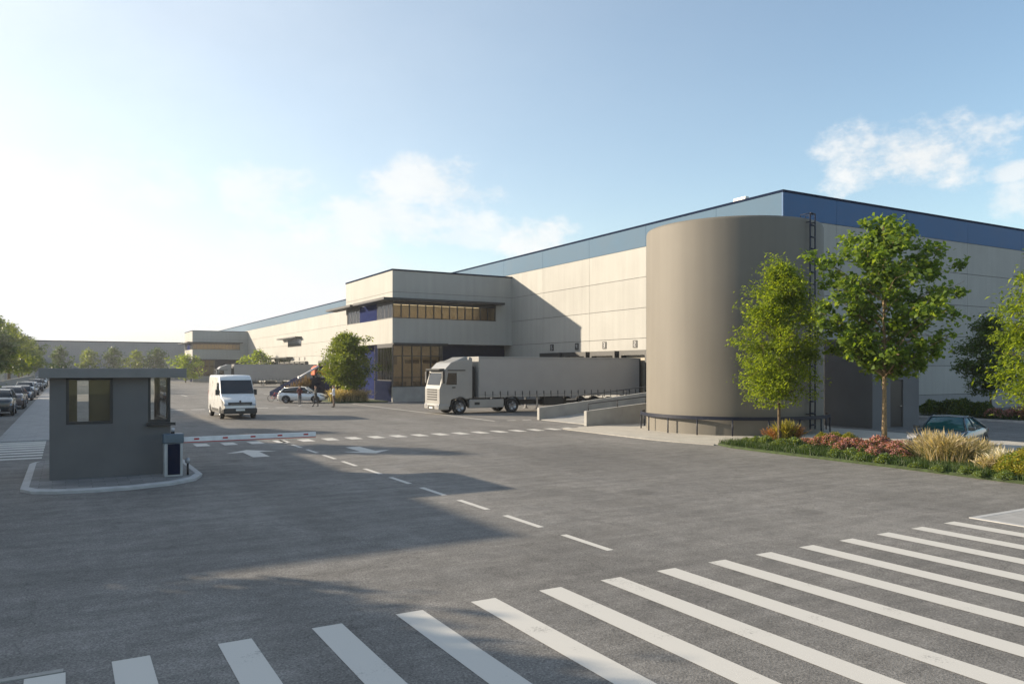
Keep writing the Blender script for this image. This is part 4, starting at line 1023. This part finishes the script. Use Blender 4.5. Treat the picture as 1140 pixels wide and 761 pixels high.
def make_tree(name, loc, H, R, z0, seed, leafmat, barkmat, n_branch=34, clumps=5, leaves=55, lsize=.16, aspect=.55, droop=.3, clump_r=.45,
              trunk_r=.09, shape='oval', up_angle=.55, lean=(0, 0), label='', cat='tree', group=None, extra=None):
    rng = np.random.default_rng(seed); rd = random.Random(seed)
    root = empty(name, loc, 0, label, cat, group)
    m = MB(); pts = []; rs = []
    for i in range(9):
        t = i / 8; pts.append((lean[0] * t + .05 * sin(seed + 5 * t) * H * .1, lean[1] * t + .05 * cos(seed * 2 + 4 * t) * H * .1, H * .93 * t)); rs.append(trunk_r * (1 - .82 * t) * (1.25 if i == 0 else 1))
    pts[0] = (0, 0, -.05)
    m.tube(pts, rs, 9)
    m.build('trunk', barkmat, root)
    def trunk_at(z_):
        t = z_ / (H * .93) * 8; i = int(min(7, max(0, t))); f = t - i; a = Vector(pts[i]); return a.lerp(Vector(pts[i + 1]), f)
    cs = []; mb = MB()
    ga = 2.39996
    for i in range(n_branch):
        u = (i + .5) / n_branch
        zb = z0 * .92 + (H * .9 - z0 * .92) * u ** .95
        if shape == 'oval': prof = sin(pi * min(1, (u * .86 + .16))) ** .6
        elif shape == 'round': prof = sin(pi * min(1, u * .9 + .12)) ** .5
        else: prof = (.55 + .6 * sin(pi * (u * .8 + .12))) * (1 if u < .8 else 1 - (u - .8) * 2.6)
        ln = R * prof * rd.uniform(.78, 1.12); a = i * ga + rd.uniform(-.4, .4) + seed
        if extra and i in extra: a, ln = extra[i]
        base = trunk_at(max(z0 * .85, zb - ln * up_angle * .8)); 
        end = Vector((base.x + cos(a) * ln, base.y + sin(a) * ln, zb + ln * rd.uniform(-.12, .18)))
        mid = base.lerp(end, .5) + Vector((0, 0, ln * .10)) + Vector((rd.uniform(-.1, .1), rd.uniform(-.1, .1), 0)) * ln
        r0 = trunk_r * .42 * (1 - .6 * u)
        mb.tube([base, base.lerp(mid, .5), mid, mid.lerp(end, .5) + Vector((0, 0, .03 * ln)), end], [r0, r0 * .8, r0 * .55, r0 * .35, r0 * .12], 5, cap=False)
        for c in range(clumps):
            t = .35 + .65 * (c + rd.random()) / clumps
            p = (base.lerp(mid, t * 2) if t < .5 else mid.lerp(end, t * 2 - 1))
            off = Vector((rd.gauss(0, 1), rd.gauss(0, 1), rd.gauss(0, .8))) * clump_r * .75 * (.5 + .5 * ln / R)
            q = p + off; cs.append(q)
            mb.tube([p, p.lerp(q, .6) + Vector((0, 0, .03)), q], [r0 * .3, r0 * .2, r0 * .06], 4, cap=False)
    for _ in range(max(2, clumps)):   # crown top
        cs.append(trunk_at(H * .9) + Vector((rd.gauss(0, .12 * R), rd.gauss(0, .12 * R), rd.uniform(-.02, .07) * H)))
    mb.build('branches', barkmat, root, fixn=False)
    C_ = np.array([tuple(c) for c in cs])
    sz = rng.uniform(.55, 1.25, len(C_)) * clump_r
    idx = np.repeat(np.arange(len(C_)), leaves)
    o_ = rng.normal(size=(len(idx), 3)) * np.array([.5, .5, .38]); 
    cen = C_[idx] + o_ * sz[idx][:, None]
    cen[:, 2] = np.maximum(cen[:, 2], z0 * .72)
    v, f = leaf_quads(rng, cen, lsize, aspect, droop)
    me = fast_mesh('crown', v, f, [leafmat]); o = bpy.data.objects.new('crown', me); COL.objects.link(o); o.parent = root
    return root

make_tree('ash_tree', (25.2, 22.0, 0), 7.9, 1.5, 2.2, 3, 'leaf_ash', 'bark', 52, 6, 84, .15, .34, .7, .42, .07, 'oval', .5,
          label='fine-leaved bright green tree in front of the round tank', group='young trees in the planting bed')
make_tree('maple_tree', (27.2, 18.75, 0), 9.3, 2.2, 3.3, 11, 'leaf_maple', 'bark_pale', 44, 5, 60, .19, .85, .35, .36, .10, 'open', .75,
          label='tallest tree, open crowned maple with pale trunk in the planting bed', group='young trees in the planting bed')
make_tree('ash_tree', (26.5, 11.9, 0), 7.6, 2.1, 2.2, 8, 'leaf_ash', 'bark', 48, 6, 75, .17, .34, .7, .48, .07, 'oval', .5,
          label='light green tree cut off by the right edge of the frame', group='young trees in the planting bed')
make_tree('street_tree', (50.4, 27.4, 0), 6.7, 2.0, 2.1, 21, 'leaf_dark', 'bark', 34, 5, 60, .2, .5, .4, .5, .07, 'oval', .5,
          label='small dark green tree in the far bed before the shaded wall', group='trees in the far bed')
make_tree('yard_tree', (23.0, 71.4, 0), 6.7, 2.2, 1.9, 30, 'leaf_mid', 'bark', 40, 6, 60, .24, .6, .4, .55, .1, 'round', .5,
          label='round yellow green tree standing left of the nearer office block')
far_lab = ['leftmost of the five small trees before the far warehouse', 'second from left of the small trees before the far warehouse', 'middle one of the small trees before the far warehouse',
           'fourth from left of the small trees before the far warehouse', 'rightmost of the small trees before the far warehouse']
for i, x in enumerate((-1.4, 5.5, 11.2, 17.4, 22.4)):
    make_tree('yard_tree', (x, 240 + (i % 2) * 3, 0), 9.2 - .7 * (i % 2), 2.9 - .3 * (i % 3), 2.6, 40 + i, 'leaf_mid' if i in (1, 3) else 'leaf_dark', 'bark', 16, 4, 26, .6, .6, .3, .9, .12, 'round', .5,
              label=far_lab[i], group='small trees before the far warehouse')
make_tree('yard_tree', (24.4, 196, 0), 6.6, 4.2, 1.2, 52, 'leaf_ash', 'bark', 18, 4, 30, .55, .6, .3, .9, .12, 'round', .4, label='bright green bushy tree at the corner of the farther office block')
make_tree('yard_tree', (36.5, 175, 0), 7.2, 2.9, 2.2, 53, 'leaf_ash', 'bark', 16, 4, 30, .55, .6, .3, .9, .12, 'round', .4, label='small tree top showing above the farther lorry trailer')
# row on the left
lr = [(-9.6, 128, 10.2), (-9.2, 140, 11.0), (-9.9, 153, 11.6), (-9.0, 167, 11.2), (-9.6, 182, 12.0), (-8.8, 199, 11.2), (-8.9, 217, 11.6), (-8.2, 236, 11.0)]
for i, (x, y, h_) in enumerate(lr):
    make_tree('roadside_tree', (x, y, 0), h_, 4.3, 3.1, 60 + i, 'leaf_mid' if i % 2 else 'leaf_dark', 'bark', 30, 5, 40, .45, .6, .3, .8, .2, 'round', .6,
              label=['%s tree of the tall row beyond the parked cars, counted from the near end' % q for q in ('first', 'second', 'third', 'fourth', 'fifth', 'sixth', 'seventh', 'last')][i], group='tall trees in a row on the left')
# trees outside the frame on the left, whose shade falls on the forecourt
for i, (x, y, h_, r_) in enumerate([(-9.3, 19.2, 6.0, 3.1), (-11.5, 15.5, 6.2, 3.0), (-7.4, 45, 9.0, 1.6), (-7.3, 55, 8.3, 1.5), (-7.4, 74, 6.0, 1.8)]):
    make_tree('roadside_tree', (x, y, 0), h_, r_, 1.3, 80 + i, 'leaf_mid', 'bark', 34, 6, 70, .34, .6, .3, .6, .12, 'round', .6,
              label='%s of the trees by the neighbouring depot left of the gatehouse' % ('nearest', 'lowest and most forward', 'slender middle', 'slender farther', 'slender farthest')[i], group='trees by the neighbouring depot')

# low wall and neighbouring depot on the left, far warehouse
fw = empty('boundary_wall', (-7.6, 112, 0), 0, 'low brownish wall running behind the parked cars', 'wall')
MB().box((-.12, 0, 0), (.12, 138, 1.45)).build('wall', 'concrete', fw); MB().box((-.17, 0, 1.452), (.17, 138, 1.53)).build('coping', 'kerb_stone', fw)
dp = empty('neighbouring_depot', (-19.8, 28, 0), 0, 'flat-roofed cream depot on the left beyond the gatehouse', 'depot')
MB().box((-14, 0, 0), (10.8, 68, 6.95)).build('wall', 'cream_panel', dp); MB().box((-14.1, -.1, 6.952), (10.9, 68.1, 7.15)).build('roof', 'dark_cap', dp)
for k in range(8):
    o = MB().box((10.802, 4 + 8 * k, 2.2), (10.86, 7 + 8 * k, 4.0)).build('window', 'dark_frame', dp); MB().box((10.862, 4.1 + 8 * k, 2.3), (10.87, 6.9 + 8 * k, 3.9)).build('pane', 'car_glass', o)
fw2 = empty('far_warehouse', (-60, 262, 0), 0, 'long low grey warehouse closing the view at the far left', 'warehouse')
m = MB().box((0, 0, 0), (98, 40, 11.2)); 
m.build('wall', 'pale_far', fw2); MB().box((-.1, -.1, 11.202), (98.1, 40.1, 11.5)).build('roof', 'dark_cap', fw2)
for k in range(13): MB().box((4 + 7.4 * k, -.05, 0), (8 + 7.4 * k, -.003, 4.2)).build('loading_door', 'beige_panel', fw2)

# planting bed -----------------------------------------------------------------
bed = [(23.15, 23.4), (22.75, 22.3), (22.62, 20), (22.6, 15), (22.4, 11), (21.9, 6), (27.4, 6), (27.6, 12), (27.3, 18), (26.9, 21.5), (26.0, 23.0), (24.6, 23.7)]
struct(MB().prism(bed, -.1, .09).build('planting_bed', 'grass_soil'))
def inside(p, poly):
    c = False; n = len(poly)
    for i in range(n):
        x0, y0 = poly[i]; x1_, y1_ = poly[(i + 1) % n]
        if (y0 > p[1]) != (y1_ > p[1]) and p[0] < (x1_ - x0) * (p[1] - y0) / (y1_ - y0) + x0: c = not c
    return c
def blades(rng, base, h, spread, width, n, curve=.6, segs=3):
    """n curved blades from points near base"""
    a = rng.uniform(0, 2 * pi, n); lean = rng.uniform(.05, 1, n) * spread; hh = h * rng.uniform(.65, 1.1, n)
    bx = base[:, 0] if base.ndim == 2 else np.full(n, base[0]); by = base[:, 1] if base.ndim == 2 else np.full(n, base[1]); bz = base[:, 2] if base.ndim == 2 else np.full(n, base[2])
    V = []; 
    pa = rng.uniform(0, 2 * pi, n)
    for s_ in range(segs + 1):
        t = s_ / segs; r = lean * t ** 1.6; zz = hh * (t - curve * .35 * t * t * lean / max(spread, 1e-3)); wd = width * (1 - .85 * t)
        cx_ = bx + np.cos(a) * r; cy_ = by + np.sin(a) * r
        V.append(np.stack([cx_ + np.cos(pa) * wd, cy_ + np.sin(pa) * wd, bz + zz], 1)); V.append(np.stack([cx_ - np.cos(pa) * wd, cy_ - np.sin(pa) * wd, bz + zz], 1))
    V = np.stack(V, 1).reshape(-1, 3); K = 2 * (segs + 1)
    Fq = np.concatenate([np.arange(n)[:, None] * K + np.array([[2 * s_, 2 * s_ + 1, 2 * s_ + 3, 2 * s_ + 2]]) for s_ in range(segs)])
    return V, Fq
def link_mesh(name, me, loc=(0, 0, 0), parent=None):
    o = bpy.data.objects.new(name, me); COL.objects.link(o); o.location = loc
    if parent: o.parent = parent
    return o
rng = np.random.default_rng(5)
# grass, uncountable
pts = []
while len(pts) < 15000:
    p = (rng.uniform(21.9, 27.6), rng.uniform(6, 23.6))
    if inside(p, bed) and (p[0] < 24.2 or rng.random() < .35): pts.append((p[0], p[1], .085))
pts = np.array(pts); V, Fq = blades(rng, pts, .22, .12, .012, len(pts), segs=2)
tag(link_mesh('grass', fast_mesh('grass', V, Fq, ['grass_blade'])), 'short green grass edging the planting bed', 'grass', kind='stuff')

def straw_tuft(h=.95, n=420, seed=1, mat_='straw_blade', green=.25, spread=.75):
    rg_ = np.random.default_rng(seed)
    b = np.stack([rg_.normal(0, .14, n), rg_.normal(0, .14, n), np.zeros(n)], 1)
    V, Fq = blades(rg_, b, h, spread, .008, n, .7, 4)
    # seed heads: thicker short quads near blade tips
    K = 10; tips = V.reshape(n, K, 3)[:, 8:10].mean(1); prev = V.reshape(n, K, 3)[:, 6:8].mean(1)
    sel = rg_.random(n) < .55; c = prev[sel]; d = tips[sel] - prev[sel]
    s_ = rg_.normal(size=d.shape); s_ = np.cross(d, s_); s_ /= np.linalg.norm(s_, axis=1, keepdims=True) + 1e-9
    hv = np.stack([c, c + d * .7 + s_ * .015, c + d * 1.45, c + d * .7 - s_ * .015], 1).reshape(-1, 3); hf = np.arange(len(hv)).reshape(-1, 4) + len(V)
    mi = np.concatenate([(rg_.random(n) < green).astype(int)[None].repeat(4, 0).ravel(), np.zeros(len(hf), int)])
    return fast_mesh('straw_tuft', np.concatenate([V, hv]), np.concatenate([Fq, hf]), [mat_, 'grass_blade'], mi)
def leafy(seed, R, H, n, size, mats, probs, aspect=.6, topflower=None, dome=True):
    rg_ = np.random.default_rng(seed)
    a = rg_.uniform(0, 2 * pi, n); rr = np.sqrt(rg_.random(n)) * R; lum = 1 + .18 * np.sin(a * 3 + seed) + .1 * np.sin(a * 7)
    x = rr * np.cos(a) * lum; y = rr * np.sin(a) * lum; top = H * (1 - .75 * (rr / R) ** 2.2) * (1 + .12 * np.sin(x * 9 + seed) * np.cos(y * 8))
    zz = top * (rg_.random(n) ** .45); cen = np.stack([x, y, zz + .02], 1)
    mi = rg_.choice(len(mats), n, p=probs)
    if topflower is not None:
        mi = np.where((zz > top * .80) & (rg_.random(n) < .8), topflower, 0)
    V, Fq = leaf_quads(rg_, cen, size, aspect, -.2, .6)
    return fast_mesh('shrub', V, Fq, mats, mi)
straw = [straw_tuft(1.0, 300, s_, 'straw_blade', .40, .75) for s_ in (1, 2, 3)]
straw_small = [straw_tuft(.62, 300, 4, 'straw_blade', .35, .5), straw_tuft(.7, 320, 5, 'white_seed', .5, .5)]
sedum = [leafy(s_, .55, .52, 2600, .075, ['leaf_dark', 'pink_flower'], [.5, .5], .8, 1) for s_ in (11, 12, 13)]
bushy = [leafy(s_, .6, .6, 2600, .09, ['yellow_leaf', 'leaf_mid'], [.6, .4], .4) for s_ in (21, 22)]
greeny = [leafy(s_, .42, .38, 1400, .08, ['leaf_mid', 'silver_leaf'], [.6, .4], .6) for s_ in (31, 32)]
dkbush = [leafy(s_, .8, .8, 3000, .12, ['leaf_dark', 'leaf_mid'], [.75, .25], .6) for s_ in (41, 42)]
rustg = [straw_tuft(.75, 420, 7, 'rust_flower', .25, .55)]
browng = [straw_tuft(.8, 260, 17, 'brown_blade', .3, .5)]
def gpx(x, y):   # ground point under a pixel
    t = HC / ((y - 411) / F); a = (x - 570) / F
    return ((sin(yaw) + a * cos(yaw)) * t, (cos(yaw) - a * sin(yaw)) * t)
cnt = {}
ordn = ['first', 'second', 'third', 'fourth', 'fifth', 'sixth', 'seventh', 'eighth', 'ninth', 'tenth', 'eleventh', 'twelfth', 'thirteenth', 'fourteenth', 'fifteenth', 'sixteenth', 'seventeenth', 'eighteenth', 'nineteenth', 'twentieth', 'twenty-first', 'twenty-second', 'twenty-third', 'twenty-fourth', 'twenty-fifth', 'twenty-sixth']
def plant(name, meshes, px, py, sc, label, cat, group, z0=.08, i=0):
    x, y = gpx(px, py); o = link_mesh(name, meshes[i % len(meshes)], (x, y, z0)); o.rotation_euler.z = i * 1.7 + px * .1
    o.scale = (sc, sc, sc * (1 + .08 * ((i * 37) % 5 - 2))); tag(o, label, cat, group); return o
# straw grasses (x 1010-1110 in the photo), base pixels
sp = [(1026, 514, .85), (1040, 518, .95), (1055, 519, .9), (1070, 520, .9), (1084, 520, .8), (1048, 510, .8), (1066, 511, .8), (1033, 508, .75), (1096, 514, .7)]
for i, (x, y, s_) in enumerate(sp):
    plant('feather_grass_tuft', straw, x, y, s_, '%s tuft of tall straw coloured grass from the left, before the coupe' % ordn[i] if True else '', 'ornamental grass', 'straw grasses in the bed', i=i)
for i, (x, y, s_) in enumerate([(1100, 527, .9), (1113, 527, .95), (1124, 524, .8), (1108, 519, .8)]):
    plant('seed_grass_tuft', straw_small, x, y, s_, '%s low tuft of thin pale seed grass right of the straw grasses' % ordn[i], 'ornamental grass', 'low pale grasses at the right of the bed', i=i)
for i, (x, y, s_) in enumerate([(898, 498, .7), (912, 500, .8), (926, 501, .85), (941, 500, .8), (940, 506, .8), (955, 503, .95), (968, 507, .9), (980, 505, .95), (992, 509, .95), (1003, 507, .85), (1000, 513, .8), (975, 512, .75)]):
    plant('sedum_clump', sedum, x, y, s_, '%s pink flowering sedum clump from the left of the bed' % ordn[i], 'flowers', 'pink sedum clumps', i=i)
for i, (x, y, s_) in enumerate([(930, 493, .75), (916, 493, .6), (945, 495, .6)]):
    plant('golden_shrub', bushy, x, y, s_, '%s yellow green rounded shrub behind the pink flowers' % ('largest', 'left', 'right')[i], 'shrub', 'yellow green shrubs behind the pink flowers', i=i)
for i, (x, y, s_) in enumerate([(1130, 530, 1.0), (1145, 534, 1.1), (1140, 524, 1.0), (1160, 536, 1.1)]):
    plant('golden_shrub', bushy, x, y, s_, '%s yellow green shrub at the right edge of the bed' % ordn[i], 'shrub', 'shrubs at the right end of the bed', i=i + 1)
for i, (x, y, s_) in enumerate([(862, 494, .95), (874, 495, 1.05), (886, 495, .8)]):
    plant('rust_grass_tuft', rustg if i != 1 else [straw_tuft(.85, 500, 9, 'yellow_leaf', .4, .5)], x, y, s_, ('low rust coloured grass tuft at the left end of the bed', 'yellow green upright grass under the bright tree by the tank', 'small rust coloured tuft right of the upright grass')[i], 'ornamental grass', 'grasses at the left end of the bed', i=i)
for i, (x, y, s_) in enumerate([(832, 494, .6), (842, 496, .75), (853, 497, .8), (870, 500, .9), (884, 500, .9), (897, 504, .7), (930, 511, .7), (948, 512, .7), (960, 515, .75), (985, 518, .7), (1020, 523, .5), (1045, 527, .45), (1075, 530, .5), (1090, 533, .4), (1120, 536, .55)]):
    plant('ground_herb', greeny, x, y, s_, '%s low green leafy herb along the front of the bed from the left' % ordn[i], 'plant', 'low herbs along the bed edge', i=i)

# far bed ------------------------------------------------------------------------
struct(MB().box((48.1, 8, -.1), (52.5, 31.5, .1)).build('planting_bed', 'grass_soil'))
struct(MB().box((47.95, 7.9, -.1), (48.098, 31.6, .13)).build('kerb', 'kerb_white'))
k_ = 0
for i in range(12):
    y = 30.6 - i * 1.0
    lab = '%s dark green bush of the far bed, counted from the plant room end' % ordn[i]
    if i in (4, 5, 6):
        o = link_mesh('flowering_shrub', (rustg + sedum)[i % 3], (49.3, y, .1)); o.scale = (1.2, 1.2, 1.2)
        tag(o, '%s flowering shrub in the far bed below the dark tree' % ('purple tinged', 'reddish', 'pink')[i - 4], 'shrub', 'flowering shrubs in the far bed')
    else:
        o = link_mesh('dark_bush', dkbush[i % 2], (49.4 + .5 * (i % 2), y, .1)); o.rotation_euler.z = i; o.scale = (1.05, 1.05, 1.2 + .1 * (i % 3)); tag(o, lab, 'bush', 'dark bushes in the far bed')
# yard planting by the office ----------------------------------------------------
struct(MB().box((21.6, 70.0, -.1), (26.6, 84, .1)).build('planting_bed', 'grass_soil'))
for i, (x, y) in enumerate([(22.2, 70.9), (23.0, 70.6), (23.8, 70.7), (24.4, 70.5), (21.9, 71.8), (22.6, 71.6)]):
    o = link_mesh('feather_grass_tuft', straw[i % 3], (x, y, .1)); o.rotation_euler.z = i; o.scale = (1.35, 1.35, 1.2)
    tag(o, '%s straw grass tuft below the round tree by the office, from the left' % ordn[i], 'ornamental grass', 'straw grasses under the yard tree')
for i, (x, y, z_) in enumerate([(20.9, 85.6, .1), (21.6, 85.5, .3), (22.3, 85.6, .6), (22.9, 85.5, .9)]):
    o = link_mesh('rust_grass_tuft', browng[0], (x, y - .2, 0)); o.rotation_euler.z = i; o.scale = (1.1, 1.1, 1.7 + .45 * i)
    tag(o, '%s brownish grass tuft in front of the sloping platform end, from the left' % ordn[i], 'ornamental grass', 'brown grasses at the platform end')

# ------------------------------------------------------------------ haze
if HAZE > 0:
    hz = MB().box((-440, -70, -1), (440, 440, 15.6)).build('haze', 'joint')
    m_, n, l, p = newmat('haze_air'); n.remove(p)
    v_ = n.new('ShaderNodeVolumePrincipled'); v_.inputs['Density'].default_value = HAZE; v_.inputs['Color'].default_value = (.86, .89, .95, 1); v_.inputs['Anisotropy'].default_value = .5
    l.new(v_.outputs[0], n['Material Output'].inputs['Volume'])
    hz.data.materials.clear(); hz.data.materials.append(m_); tag(hz, 'thin bright afternoon haze over the whole yard', 'haze', kind='stuff')
